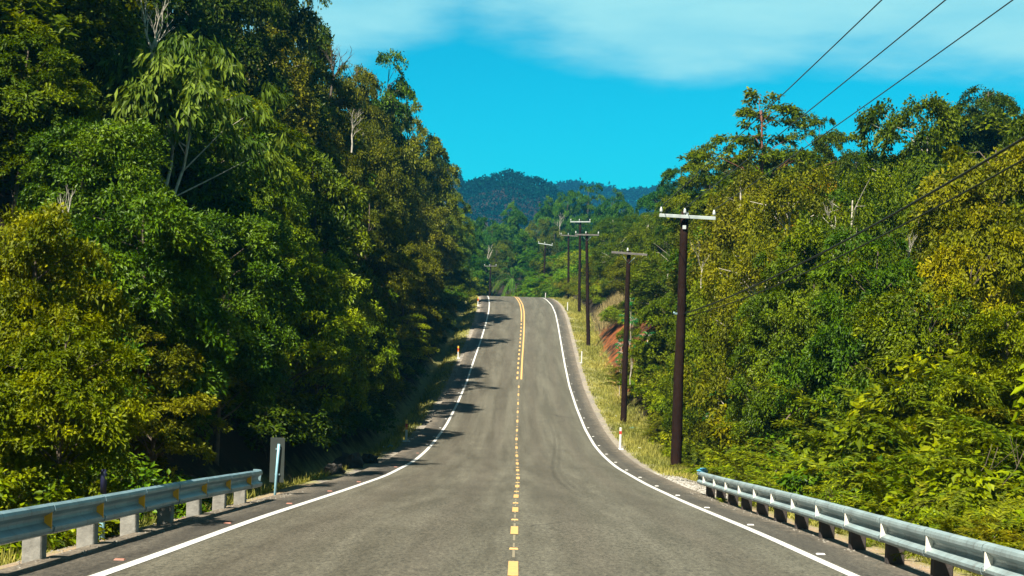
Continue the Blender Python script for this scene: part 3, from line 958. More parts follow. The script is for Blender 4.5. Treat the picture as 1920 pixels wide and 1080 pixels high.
def make_palm(key, seed, H, nfr, FL):
    rg = np.random.default_rng(seed); rd = random.Random(seed)
    Cs, Ds, Ns, B = [], [], [], []
    b = MB(); b.tube([(0, 0, -.5), (.1, .05, H * .5), (.05, 0, H)], [.16, .13, .11], 9)
    for i in range(nfr):
        a = 2.4 * i + rd.uniform(-.3, .3); el = rd.uniform(.1, 1.35)
        n = 60; k = np.linspace(.08, 1, n)
        hd = np.array([math.cos(a), math.sin(a), 0])
        P = np.array([.05, 0, H]) + hd * (FL * np.cos(el) * k + FL * .3 * k * k)[:, None] + np.array([0, 0, 1.0]) * (FL * np.sin(el) * k - FL * .6 * k ** 2.2)[:, None]
        T = np.gradient(P, axis=0); T /= np.linalg.norm(T, axis=1, keepdims=True)
        S = np.cross(T, [0, 0, 1.0]); S /= np.linalg.norm(S, axis=1, keepdims=True) + 1e-6
        U = np.cross(S, T)
        for sgn in (-1, 1):
            Cs.append(P); Ds.append(S * sgn + T * .7 - np.array([0, 0, .4]) + rg.normal(size=P.shape) * .12); Ns.append(U + rg.normal(size=P.shape) * .15); B.append(np.full(n, rg.uniform()))
        b.tube([Vector(P[j]) for j in (0, 20, 40, 59)], [.03, .022, .014, .006], 4, cap=False)
    C = np.concatenate(Cs); n = len(C)
    V, Q = leaf_quads(C, np.concatenate(Ds), np.concatenate(Ns), rg.uniform(.45, .75, n), np.full(n, .06))
    crown = np_mesh('crown', V, Q, {'leaf': ('FACE', np.clip(rg.normal(.5, .2, n), 0, 1)), 'spray': ('FACE', np.concatenate(B))}); crown.materials.append(M['leaf'])
    st = b.mesh('trunk'); st.materials.append(B1)
    PROTO[key] = dict(name='palm_tree', crown=crown, trunk=st, H=float(V[:, 2].max()), R=float(np.percentile(np.abs(V[:, :2]), 97)), n=n)


make_palm('palm0', 131, 2.6, 20, 3.6)


def bare_tree(seed, H, spread, r0, depth=4):
    rd = random.Random(seed); b = MB()
    def grow(p, d, ln, r, lev):
        q = p + d * ln * .5 + Vector((rd.uniform(-.08, .08) * ln, rd.uniform(-.08, .08) * ln, 0)); e = q + (d + Vector((rd.uniform(-.25, .25), rd.uniform(-.25, .25), .1))).normalized() * ln * .5
        b.tube([p, q, e], [r, r * .82, r * .62], 6 if lev < 2 else 4, cap=False)
        if lev >= depth: return
        for k in range(rd.choice((2, 3, 3))):
            nd = (d + Vector((rd.uniform(-1, 1), rd.uniform(-1, 1), rd.uniform(-.1, .6))) * spread).normalized()
            grow(e if k else q, nd, ln * rd.uniform(.55, .8), r * .55, lev + 1)
    grow(Vector((0, 0, -.5)), Vector((.05, 0, 1)), H * .42, r0, 0)
    return b


def make_grass_tuft(key, seed, H, nb):
    rg = np.random.default_rng(seed)
    a = rg.uniform(0, 6.28, nb); rr = np.sqrt(rg.uniform(0, 1, nb)) * .8
    C = np.stack([np.cos(a) * rr, np.sin(a) * rr, np.full(nb, -.02)], 1)
    Dv = np.stack([rg.normal(size=nb) * .35, rg.normal(size=nb) * .35, np.ones(nb)], 1)
    Nn = unit(nb, rg)
    V, Q = leaf_quads(C, Dv, Nn, H * rg.uniform(.5, 1.1, nb), np.full(nb, .028))
    me = np_mesh('blades', V, Q, {'leaf': ('FACE', rg.uniform(0, 1, nb)), 'spray': ('FACE', np.full(nb, .5))}); me.materials.append(M['leaf_soft'])
    return me


# --- colours of crowns (real leaf albedo)
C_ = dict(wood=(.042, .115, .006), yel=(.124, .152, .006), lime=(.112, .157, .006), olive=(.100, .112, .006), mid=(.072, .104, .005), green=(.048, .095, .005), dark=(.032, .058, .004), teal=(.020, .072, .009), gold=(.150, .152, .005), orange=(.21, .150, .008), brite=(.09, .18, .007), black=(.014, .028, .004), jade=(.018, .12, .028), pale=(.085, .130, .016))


def plant(key, px, ytop, D, wpx, tint, label, group=None, cat=None, jit=.12, zmin=.55, zmax=2.3, dx=0.0, rz=None):
    P = PROTO[key]
    top = at(px, ytop, D)
    x = top.x + dx
    if group == GL and D > 28 and ytop > 460: x = min(x, float(xc(D)) - 6.2 - .42 * wpx * D / F)
    gz = float(terrain(x, D))
    s = (wpx * D / F) / (2 * P['R'])
    sz = (top.z - gz) / P['H']
    lo, hi = s * zmin, s * zmax
    base = gz - .05
    if sz > hi: sz = hi                       # taller than this kind grows: let the top fall short
    if sz < lo: sz = lo; base = top.z - sz * P['H']  # sink the stem into the slope
    return put(P, (x, D, base), s, sz, tint, label, group, cat, rz)


def put(P, loc, s, sz, tint, label, group=None, cat=None, rz=None):
    root = empty(P['name'], loc, random.uniform(0, 6.28) if rz is None else rz)
    root.scale = (s, s, sz)
    tag(root, label, cat or ('shrub' if 'shrub' in P['name'] else 'tree'), group)
    c = C_[tint] if isinstance(tint, str) else tint
    k = random.uniform(.88, 1.12)
    o = link('crown', P['crown'], None, root); o.color = (c[0] * k * random.uniform(.93, 1.07), c[1] * k, c[2] * k, 1)
    link('stem' if P['trunk'].name.startswith('stem') else 'trunk', P['trunk'], None, root)
    return root


GL, GRT, GB = 'trees of the left forest bank', 'trees of the right forest slope', 'trees past the crest of the road'
# ---- left bank: (kind, px, top y, distance, width px, tint, label)
LEFT = [
    ('broad0', 40, -140, 52, 420, 'dark', 'dark broad tree rising past the top left corner'),
    ('glossy1', 210, -160, 60, 380, 'dark', 'dark tall tree behind the large-leaf tree at the top'),
    ('broad1', 370, -150, 70, 340, 'dark', 'dark broad tree at the top edge right of the bare pale branch'),
    ('glossy0', 480, -150, 84, 280, 'dark', 'tall dark tree at the top edge beside the last forest top'),
    ('glossy2', 545, -70, 98, 170, 'olive', 'tall dark tree whose ragged crown meets the cloud at the top'),
    ('fine1', 470, 60, 80, 260, 'olive', 'soft grey green tree below the tall dark crown'),
    ('broad2', 560, 118, 88, 210, 'olive', 'olive tree with flat crown under the leafless treetop'),
    ('broad0', 668, 108, 112, 140, 'olive', 'round olive crown on the skyline left of the slender tree'),
    ('slim0', 733, 96, 116, 70, 'green', 'slender tall tree sticking out of the skyline'),
    ('glossy1', 700, 190, 118, 150, 'olive', 'olive tree filling below the round skyline crown'),
    ('broad1', 778, 203, 140, 160, 'olive', 'green rounded tree where the skyline steps down to the road gap'),
    ('glossy0', 808, 298, 165, 112, 'mid', 'small green tree low on the skyline next to the blue hill'),
    ('broad2', 846, 366, 188, 74, 'lime', 'green tree at the road gap just below the hill line'),
    ('glossy2', 862, 428, 205, 56, 'green', 'last dark tree on the left above the crest'),
    ('fine0', 690, 235, 100, 150, 'olive', 'pale olive tree with a leafless patch halfway down the skyline'),
    ('broad1', 620, 225, 84, 190, 'olive', 'olive green tree under the flat olive crown'),
    ('fine2', 745, 300, 118, 130, 'olive', 'olive tree with fine leaves right of the pale patch'),
    ('glossy1', 790, 380, 136, 120, 'olive', 'olive tree above the last left bend of the verge'),
    ('broad0', 828, 455, 150, 84, 'mid', 'leafy tree beside the crest end of the left verge'),
    ('broad2', 40, 55, 36, 260, 'mid', 'mid green tree at the left picture edge under the dark top'),
    ('glossy0', 180, 225, 33, 330, 'green', 'bright green tree right below the large-leaf tree'),
    ('glossy2', 400, 225, 45, 290, 'green', 'glossy green tree under the right half of the large-leaf tree'),
    ('broad1', 500, 265, 54, 250, 'lime', 'yellowish green tree with layered sprays, centre of the left bank'),
    ('glossy1', 600, 300, 62, 230, 'mid', 'dark green tree with lit top, right of the bank centre'),
    ('layer1', 690, 360, 80, 170, 'olive', 'layered olive tree with lit shelves, right part of the left bank'),
    ('broad0', 760, 440, 100, 130, 'olive', 'dry olive tree with bare twigs near the left verge'),
    ('broad2', 815, 520, 122, 100, 'mid', 'small leafy tree overhanging the left verge halfway up'),
    ('broad1', 852, 500, 160, 64, 'lime', 'small light green tree at the verge next to the far orange delineator'),
    ('broad0', 70, 395, 24, 330, 'yel', 'yellow green tree on the left edge with sunlit sprays'),
    ('glossy2', 270, 350, 30, 330, 'green', 'dark glossy tree between the yellow trees and the bank centre'),
    ('glossy0', 420, 400, 37, 300, 'green', 'dark glossy tree in the shade, centre of the left bank'),
    ('layer1', 540, 450, 46, 260, 'lime', 'layered green tree hanging over the shaded ditch'),
    ('glossy1', 640, 480, 58, 210, 'lime', 'green drooping tree left of the second delineator'),
    ('broad1', 715, 560, 74, 160, 'lime', 'shaded green tree at the verge before the nearest delineator'),
    ('layer1', 770, 590, 92, 110, 'lime', 'low layered tree with one lit branch over the left verge'),
    ('broad2', 110, 585, 18.5, 300, 'yel', 'low yellow leaved tree behind the left guardrail'),
    ('layer1', 440, 610, 29, 250, 'olive', 'low tree with a sunlit branch pointing to the road'),
]
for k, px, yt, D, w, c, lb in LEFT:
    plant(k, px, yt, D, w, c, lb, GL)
plant('droop0', 305, 62, 41, 430, 'pale', 'tree with large hanging light green leaves, high on the left bank', GL, zmin=.4)

# leafless trees
def dead(px, ybot, ytop, D, seed, spread, label, m='bark_pale', r=.06, rz=0):
    pb, pt = at(px, ybot, D), at(px, ytop, D)
    root = bare_tree(seed, pt.z - pb.z, spread, r).build('bare_tree', M[m]); root.location = pb; root.rotation_euler = (0, 0, rz)
    tag(root, label, 'tree', 'leafless trees')


dead(285, 130, -40, 40.5, 3, .5, 'bare whitish branchy tree standing above the large-leaf tree', r=.075)
dead(620, 170, 70, 96, 5, .8, 'leafless dark tree on the skyline beside the cloud', 'bark', r=.09)
dead(128, 420, 300, 29.5, 8, .35, 'thin whitish bare tree among the yellow green trees at left', r=.03)
dead(660, 270, 190, 83, 9, .8, 'leafless pale tree in front of the olive skyline trees', r=.06)

RIGHT = [
    ('layer0', 1432, 168, 86, 330, 'mid', 'tall open tree with reddish trunk and layered branches on the skyline'),
    ('layer1', 1335, 268, 100, 150, 'mid', 'layered tree left of the tall open tree'),
    ('broad1', 1300, 320, 120, 110, 'green', 'green tree where the right skyline meets the blue hill'),
    ('layer1', 1545, 215, 92, 130, 'mid', 'flat topped layered tree right of the tall open tree'),
    ('fine2', 1530, 272, 78, 110, 'orange', 'orange yellow crown on the right skyline'),
    ('glossy1', 1600, 262, 84, 110, 'dark', 'dark round crown right of the orange crown'),
    ('glossy2', 1660, 262, 80, 90, 'green', 'dark green crown left of the umbrella tree'),
    ('umb0', 1740, 188, 70, 230, 'mid', 'wide tree with pale forked trunk on the right skyline'),
    ('broad0', 1850, 172, 88, 190, 'dark', 'dark broad tree behind the pale trunked tree'),
    ('broad2', 1950, 185, 66, 240, 'mid', 'green tree at the right picture edge on the skyline'),
    ('fine0', 1400, 325, 74, 210, 'olive', 'olive small-leaf tree under the tall open tree'),
    ('fine1', 1490, 318, 66, 250, 'olive', 'pale olive small-leaf tree below the orange crown'),
    ('fine2', 1610, 320, 60, 230, 'mid', 'green small-leaf tree below the dark round crown'),
    ('broad1', 1720, 340, 54, 250, 'mid', 'broad green tree below the pale forked trunk'),
    ('broad0', 1870, 280, 47, 290, 'olive', 'yellowish tree at the right edge above the cables'),
    ('fine0', 1335, 400, 84, 170, 'olive', 'olive tree right behind the top of the tallest pole'),
    ('fine2', 1250, 450, 104, 150, 'mid', 'small-leaf tree left of the tallest pole top'),
    ('fine1', 1420, 450, 60, 220, 'olive', 'olive tree in the middle of the right slope'),
    ('broad2', 1530, 430, 52, 230, 'mid', 'broad tree under the cables, centre of the right slope'),
    ('layer1', 1660, 440, 45, 240, 'green', 'bright layered tree crossing behind the cables'),
    ('broad1', 1820, 430, 38, 270, 'gold', 'golden leaved tree on the right edge'),
    ('glossy0', 1470, 545, 50, 210, 'mid', 'glossy dark green tree with a shaded hollow, right slope'),
    ('glossy1', 1600, 560, 42, 220, 'green', 'dark green glossy tree right of the shaded hollow'),
    ('glossy2', 1740, 540, 36, 250, 'mid', 'glossy green tree between the hollow and the right edge'),
    ('broad0', 1890, 580, 31, 250, 'yel', 'yellow green tree low at the right edge'),
    ('fine1', 1350, 520, 66, 170, 'lime', 'light green tree just right of the tallest pole'),
    ('fine0', 1200, 470, 128, 110, 'olive', 'olive tree at the bank top behind the second pole'),
    ('fine2', 1165, 440, 150, 100, 'mid', 'tree on the bank between the second pole and the crest poles'),
    ('fine1', 1130, 478, 165, 80, 'olive', 'small olive tree above the dry grass patch'),
    ('broad2', 1255, 540, 84, 130, 'lime', 'light green tree left of the tallest pole, above the red bank'),
    ('fine0', 1310, 600, 66, 120, 'mid', 'small tree behind the foot half of the tallest pole'),
]
for k, px, yt, D, w, c, lb in RIGHT:
    plant(k, px, yt, D, w, c, lb, GRT)
dead(1412, 640, 560, 56, 12, .4, 'thin bare pale sapling in the right slope', r=.03)
dead(1315, 520, 440, 66, 13, .5, 'pale bare stem just right of the tallest pole', r=.03)
dead(1560, 430, 350, 62, 15, .5, 'pale bare twiggy stem under the dark round crown', r=.04)
dead(1415, 420, 355, 72, 16, .6, 'bare greyish twigs in the olive tree under the tall open tree', r=.04)
dead(1700, 480, 410, 46, 17, .5, 'bare forked stem behind the cables', r=.03)
dead(430, 620, 520, 36, 18, .5, 'bare dark twiggy stem in the shade of the left bank', 'bark', r=.04)
dead(1182, 705, 655, 84, 14, .4, 'short whitish dead stem beside the second pole', r=.03)

BACK = [
    ('broad2', 880, 415, 262, 60, 'wood', 'green tree at the far left end of the woods past the crest'),
    ('broad1', 925, 400, 275, 66, 'wood', 'round green tree past the crest below the blue hill peak'),
    ('broad2', 968, 383, 330, 50, 'wood', 'dark tree with pointed top under the blue hill'),
    ('broad1', 1005, 395, 300, 56, 'mid', 'mid green tree behind the faint utility pole'),
    ('broad2', 1030, 372, 345, 50, 'wood', 'dark small crown right of the blue hill slope'),
    ('broad1', 1065, 360, 330, 60, 'wood', 'tall crown at the foot of the far ridge'),
    ('layer1', 1100, 348, 320, 66, 'wood', 'open tall crown reaching the far ridge line'),
    ('broad2', 1145, 362, 300, 76, 'wood', 'wide crown below the far ridge line'),
    ('broad1', 1190, 360, 275, 80, 'wood', 'dark crown behind the second pole and far ridge'),
    ('broad2', 1240, 345, 240, 100, 'wood', 'large crown right of the far ridge'),
    ('broad1', 1275, 385, 200, 90, 'wood', 'dark crown behind the left end of the tallest pole crossarm'),
    ('broad2', 1215, 410, 215, 86, 'wood', 'green crown left of the tallest pole crossarm'),
    ('broad1', 1150, 415, 235, 80, 'mid', 'yellowish crown between the two poles past the crest'),
    ('broad2', 1085, 420, 262, 70, 'wood', 'dark crown behind the tops of the crest poles'),
    ('broad1', 1040, 425, 270, 66, 'mid', 'crown behind the faint pale crossarm'),
    ('broad2', 985, 435, 272, 66, 'wood', 'green crown above the palm'),
    ('broad1', 930, 450, 262, 62, 'mid', 'crown with pale stems left of the palm'),
    ('broad2', 895, 470, 240, 56, 'wood', 'low crown above the small dark pole'),
    ('broad1', 1010, 470, 245, 60, 'wood', 'shaded crown above the bright round shrub'),
    ('broad2', 1060, 470, 232, 60, 'wood', 'shaded crown behind the pair of crest poles'),
    ('broad1', 1110, 490, 200, 60, 'wood', 'green crown right of the crest poles'),
]
for k, px, yt, D, w, c, lb in BACK:
    plant(k, px, yt, D, w, c, lb, GB, zmin=.6)
plant('palm0', 962, 486, 226, 62, 'wood', 'palm with arching fronds behind the crest', 'palms past the crest', zmin=.5)
plant('palm0', 944, 498, 246, 44, 'mid', 'smaller palm left of the arching one behind the crest', 'palms past the crest', zmin=.5)
plant('broad1', 1012, 510, 214, 62, 'brite', 'bright green round shrub tree just behind the crest', GB)
dead(912, 510, 450, 250, 31, .3, 'thin white bare trunk in the woods past the crest', r=.12)
dead(1050, 440, 395, 300, 32, .6, 'pale leaning bare tree in the woods past the crest', r=.12)

# ---- fillers that stand behind and between: same label within each group
def proj(p):
    return 960 + F / p[1] * (p[0] * CR + p[2] * SR), 540 - F / p[1] * (-p[0] * SR + p[2] * CR)


SKYLINE = np.array([(-900, -400), (480, -150), (600, 40), (640, 150), (760, 180), (830, 310), (860, 420), (1000, 420), (1280, 380), (1330, 300), (1400, 290), (1560, 285), (1640, 285), (1700, 260), (1750, 225), (1850, 200), (1930, 210), (2600, 60)], float)


def cap_height(x, yv, h, r_=5):
    """keep background trees below the tree line of the front rows"""
    gz = float(terrain(x, yv))
    lim = max(np.interp(proj((x + d, yv, gz + h))[0], SKYLINE[:, 0], SKYLINE[:, 1]) for d in (-r_, 0, r_))
    top = proj((x, yv, gz + h))[1]
    return h - max(0, lim - top) * yv / F


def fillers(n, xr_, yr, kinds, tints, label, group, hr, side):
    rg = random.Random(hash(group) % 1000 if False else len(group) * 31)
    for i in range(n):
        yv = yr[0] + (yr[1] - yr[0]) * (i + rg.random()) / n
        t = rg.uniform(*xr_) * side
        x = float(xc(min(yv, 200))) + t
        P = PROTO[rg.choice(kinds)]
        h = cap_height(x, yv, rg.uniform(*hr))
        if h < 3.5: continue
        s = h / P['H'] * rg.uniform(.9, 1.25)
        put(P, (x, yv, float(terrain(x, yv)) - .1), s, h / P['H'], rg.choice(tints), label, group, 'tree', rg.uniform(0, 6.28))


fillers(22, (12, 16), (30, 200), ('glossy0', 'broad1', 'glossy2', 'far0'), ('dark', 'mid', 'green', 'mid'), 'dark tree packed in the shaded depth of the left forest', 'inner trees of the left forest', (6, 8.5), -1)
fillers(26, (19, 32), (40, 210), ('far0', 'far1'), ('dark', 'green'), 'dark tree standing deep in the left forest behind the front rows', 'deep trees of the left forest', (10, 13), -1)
fillers(34, (12.5, 26), (60, 205), ('fine0', 'far1', 'fine2'), ('olive', 'mid', 'green'), 'green tree packed into the dense canopy of the right slope', 'inner trees of the right slope', (7, 9.5), 1)
fillers(26, (30, 60), (70, 230), ('far0', 'far1'), ('mid', 'green', 'dark'), 'green tree standing far back on the right slope', 'deep trees of the right slope', (8, 11), 1)

# woods past the crest, further rows
rg = random.Random(77)
for i in range(46):
    yv = 285 + 150 * (i / 46) + rg.uniform(-8, 8); x = rg.uniform(-40, 62)
    P = PROTO[rg.choice(('far0', 'far1'))]; h = cap_height(x, yv, rg.uniform(7, 11))
    if h < 3.5: continue
    put(P, (x, yv, float(terrain(x, yv)) - .2), h / P['H'] * 1.05, h / P['H'], rg.choice(('green', 'dark', 'wood', 'dark')), 'small green tree in the packed woods below the blue hill', 'woods below the blue hill', 'tree', rg.uniform(0, 6.28))

# ---- shrubs: right foreground and verge edges
SH = 'shrubs behind the right guardrail'
rg = random.Random(5)
names_r = {'feather0': 'yellow green feathery shrub behind the right guardrail', 'feather1': 'olive feathery shrub in the thicket behind the right guardrail',
           'bush0': 'leafy yellow green shrub behind the right guardrail', 'bush1': 'glossy green shrub behind the right guardrail'}
for i in range(64):
    yv = 13 + 42 * (i / 64) ** 1.2 + rg.uniform(-.6, .6)
    t = rg.uniform(6.3, 11) if yv < 33 else rg.uniform(8.2, 12)
    k = rg.choice(('feather0', 'feather1', 'feather0', 'bush0', 'bush1'))
    x = t + float(xc(yv)); P = PROTO[k]; s = rg.uniform(.95, 1.5)
    s *= min(1.0, max(.28, (t - 5.3) / 3.2))
    put(P, (x, yv, float(terrain(x, yv)) - .05), s * 1.1, s, rg.choice(('gold', 'yel', 'lime', 'yel', 'lime')) if k != 'bush1' else rg.choice(('green', 'lime', 'olive')), names_r[k], SH + ', ' + ('feathery' if 'f' == k[0] else 'leafy'), 'shrub', rg.uniform(0, 6.28))
for i in range(46):
    yv = 50 + 45 * i / 46 + rg.uniform(-.6, .6); t = rg.uniform(8.1, 10.2)
    k = rg.choice(('feather1', 'bush0', 'bush0', 'bush1', 'feather0')); x = t + float(xc(yv)); P = PROTO[k]; s = rg.uniform(.6, 1.15)
    put(P, (x, yv, float(terrain(x, yv)) - .05), s * 1.1, s, rg.choice(('lime', 'yel', 'olive', 'mid', 'brite')), 'low shrub in the thicket between the first two utility poles', 'shrubs between the first two poles', 'shrub', rg.uniform(0, 6.28))
for i in range(60):
    yv = 92 + 110 * i / 60 + rg.uniform(-.8, .8); t = rg.uniform(7.7, 10)
    if 94 < yv < 128 and rg.random() < .85: t = rg.uniform(9.8, 11.5)
    if 132 < yv < 152 and t < 10.4: continue
    k = rg.choice(('bush0', 'bush0', 'bush1')); x = t + float(xc(yv)); P = PROTO[k]; s = rg.uniform(.5, 1.0)
    put(P, (x, yv, float(terrain(x, yv)) - .05), s * 1.15, s, rg.choice(('olive', 'yel', 'lime', 'olive', 'mid')), 'low shrub on the cut bank along the upper right verge', 'shrubs of the upper right bank', 'shrub', rg.uniform(0, 6.28))
for i in range(40):
    yv = 196 + 42 * i / 40 + rg.uniform(-1, 1); x = rg.uniform(-7, 13)
    t = x - float(xc(yv))
    if abs(t) < 5.6: x = float(xc(yv)) + math.copysign(rg.uniform(6, 10), t if t else 1)
    if 896 < proj((x, yv, 0))[0] < 944 and yv < 240: continue
    P = PROTO[rg.choice(('bush0', 'bush1', 'broad0'))]; h = rg.uniform(1.6, 3.2)
    put(P, (x, yv, float(terrain(x, yv)) - .05), h / P['H'] * (1.2 if P['H'] < 4 else 1.4), h / P['H'], rg.choice(('lime', 'brite', 'mid', 'yel', 'green')), 'sunlit shrub just behind the crest of the road', 'shrubs behind the crest', 'shrub', rg.uniform(0, 6.28))
for i in range(30):
    yv = 24 + 30 * i / 30 + rg.uniform(-.6, .6); t = rg.uniform(10.2, 14.5)
    k = rg.choice(('feather0', 'feather1', 'feather0', 'bush0')); x = t + float(xc(yv)); P = PROTO[k]; s = rg.uniform(1.4, 2.2)
    put(P, (x, yv, float(terrain(x, yv)) - .05), s, s, rg.choice(('gold', 'yel', 'lime', 'lime')), 'tall yellow green shrub at the foot of the right slope trees', 'tall shrubs below the right slope trees', 'shrub', rg.uniform(0, 6.28))
for i in range(14):
    yv = rg.uniform(203, 228); x = at(rg.uniform(945, 1075), 540, yv).x
    t = x - float(xc(yv))
    if t < 5.4: x = float(xc(yv)) + rg.uniform(5.6, 9)
    P = PROTO[rg.choice(('bush0', 'bush1'))]; h = rg.uniform(2.0, 3.4)
    put(P, (x, yv, float(terrain(x, yv)) - .05), h / P['H'], h / P['H'], rg.choice(('brite', 'brite', 'lime')), 'fresh green rounded bush closing the view right behind the crest', 'bright bushes behind the crest', 'shrub', rg.uniform(0, 6.28))
# left: undergrowth at the forest edge and behind the guardrail
for i in range(34):
    yv = 11 + 16 * i / 34 + rg.uniform(-.4, .4); t = -rg.uniform(5.9, 9.0)
    k = rg.choice(('bush0', 'bush1', 'feather0', 'bush0')); x = t + float(xc(yv)); P = PROTO[k]; s = rg.uniform(.5, .95) * (.6 if t > -6.6 else 1)
    put(P, (x, yv, float(terrain(x, yv)) - .05), s * 1.1, s, rg.choice(('lime', 'yel', 'mid', 'green')), 'green undergrowth shrub behind the left guardrail', 'shrubs behind the left guardrail', 'shrub', rg.uniform(0, 6.28))
for i in range(60):
    yv = 30 + 165 * i / 60 + rg.uniform(-1, 1); t = -rg.uniform(7.5, 9.4)
    k = rg.choice(('bush0', 'bush1', 'bush1')); x = t + float(xc(yv)); P = PROTO[k]; s = rg.uniform(.5, 1.1)
    put(P, (x, yv, float(terrain(x, yv)) - .05), s * 1.2, s, rg.choice(('mid', 'green', 'dark', 'olive')), 'shrub at the foot of the left bank beside the verge', 'shrubs along the left verge', 'shrub', rg.uniform(0, 6.28))

# star-leaf saplings in front of the red bank
for px, yt, D, w, k, lb in ((1184, 556, 104, 44, 'cec0', 'star-leaf sapling standing before the red soil, right of the second pole'), (1215, 620, 92, 62, 'cec1', 'wide star-leaf sapling low on the bank right of the second pole'),
                            (1165, 622, 96, 40, 'cec1', 'star-leaf sapling partly behind the second pole'), (1352, 655, 62, 60, 'cec0', 'star-leaf sapling right of the tallest pole')):
    plant(k, px, yt, D, w, 'jade', lb, 'star-leaf saplings', zmin=.3)

# ------------------------------------------------------------------ verge grass and dry grass: nobody can count it
def grass():
    rg = np.random.default_rng(9)
    Cs, Ls, Ws = [], [], []
    for n, y0, y1, t0, t1, side in ((36000, 48, 196, 5.0, 7.3, 1), (9000, 46, 90, 5.2, 7.6, 1), (9000, 12, 35, 5.3, 6.8, 1), (12000, 58, 190, 5.0, 6.3, -1), (9000, 9, 27, 5.3, 7.0, -1), (5000, 26, 58, 5.3, 6.3, -1)):
        yv = y0 + (y1 - y0) * rg.uniform(0, 1, n) ** 1.1; t = rg.uniform(t0, t1, n) * side
        x = xc(yv) + t
        keep = wob(x, yv, 1.1) + wob(x, yv, .35) * .5 > rg.uniform(-.9, .25, n)
        keep &= ~((side > 0) & (yv > 35.5) & (yv < 47) & (np.abs(t) < 7.2))
        x, yv = x[keep], yv[keep]
        Cs.append(np.stack([x, yv, terrain(x, yv) - .01], 1)); Ls.append(rg.uniform(.08, .26, len(x)) * (1 + .9 * (np.abs(t[keep]) > 5.9))); Ws.append(.010 + .00028 * yv)
    C = np.concatenate(Cs); n = len(C)
    Dv = np.stack([rg.normal(size=n) * .45, rg.normal(size=n) * .45, np.ones(n)], 1)
    V, Q = leaf_quads(C, Dv, unit(n, rg), np.concatenate(Ls), np.concatenate(Ws))
    me = np_mesh('verge_grass', V, Q, {'leaf': ('FACE', rg.uniform(0, 1, n)), 'spray': ('FACE', np.clip(.5 + .5 * wob(C[:, 0], C[:, 1], 3), 0, 1))})
    o = link('verge_grass', me, M['leaf_soft']); o.color = (.25, .25, .06, 1)
    tag(o, 'short yellow green grass along both verges', 'grass', kind='stuff')
    # dry straw patch on the bank
    n = 5000
    yv = rg.normal(142, 3.6, n); t = rg.normal(9.0, .75, n); x = xc(yv) + t
    C = np.stack([x, yv, terrain(x, yv) - .02], 1)
    Dv = np.stack([rg.normal(size=n) * .35, rg.normal(size=n) * .35, np.ones(n)], 1)
    V, Q = leaf_quads(C, Dv, unit(n, rg), rg.uniform(.45, .95, n), np.full(n, .045))
    me = np_mesh('dry_grass', V, Q, {'leaf': ('FACE', rg.uniform(0, 1, n)), 'spray': ('FACE', np.full(n, .5))})
    o = link('dry_grass', me, M['leaf_soft']); o.color = (.30, .25, .12, 1)
    tag(o, 'pale dry grass patch on the right bank above the crest poles', 'grass', kind='stuff')


grass()


def loose_stones():
    rg = np.random.default_rng(19)
    b = MB(); cnt = 0
    specs = ((900, 35, 49, 4.7, 7.6, 1, .018, .05), (600, 10, 30, 4.3, 5.3, -1, .005, .018), (600, 10, 36, 4.3, 5.3, 1, .005, .018), (300, 60, 150, 4.66, 5.2, -1, .02, .06))
    Vs, Qs, bse = [], [], 0
    for n, y0, y1, t0, t1, side, s0, s1 in specs:
        yv = rg.uniform(y0, y1, n); t = side * rg.uniform(t0, t1, n); x = xc(yv) + t; z = np.where(np.abs(t) < 4.6, zr(yv) + .003, terrain(x, yv))
        s = rg.uniform(s0, s1, n)
        corners = np.array([(-1, -1, -.4), (1, -1, -.4), (1, 1, -.4), (-1, 1, -.4), (-.6, -.6, .6), (.6, -.6, .6), (.6, .6, .6), (-.6, .6, .6)])
        P = corners[None] * s[:, None, None] * rg.uniform(.6, 1.3, (n, 8, 3))
        a = rg.uniform(0, 6.28, n); ca, sa = np.cos(a)[:, None], np.sin(a)[:, None]
        P = np.stack([P[..., 0] * ca - P[..., 1] * sa, P[..., 0] * sa + P[..., 1] * ca, P[..., 2]], -1) + np.stack([x, yv, z], 1)[:, None]
        q = np.array([(0, 3, 2, 1), (4, 5, 6, 7), (0, 1, 5, 4), (1, 2, 6, 5), (2, 3, 7, 6), (3, 0, 4, 7)])
        Vs.append(P.reshape(-1, 3)); Qs.append((q[None] + (np.arange(n) * 8)[:, None, None]).reshape(-1, 4) + bse); bse += n * 8
    o = link('loose_gravel', np_mesh('loose_gravel', np.concatenate(Vs), np.concatenate(Qs)), m_simple('pebble', (.22, .20, .165), .9, var=.4, scale=30))
    tag(o, 'loose pale gravel along the shoulders and the right apron', 'gravel', kind='stuff')


loose_stones()


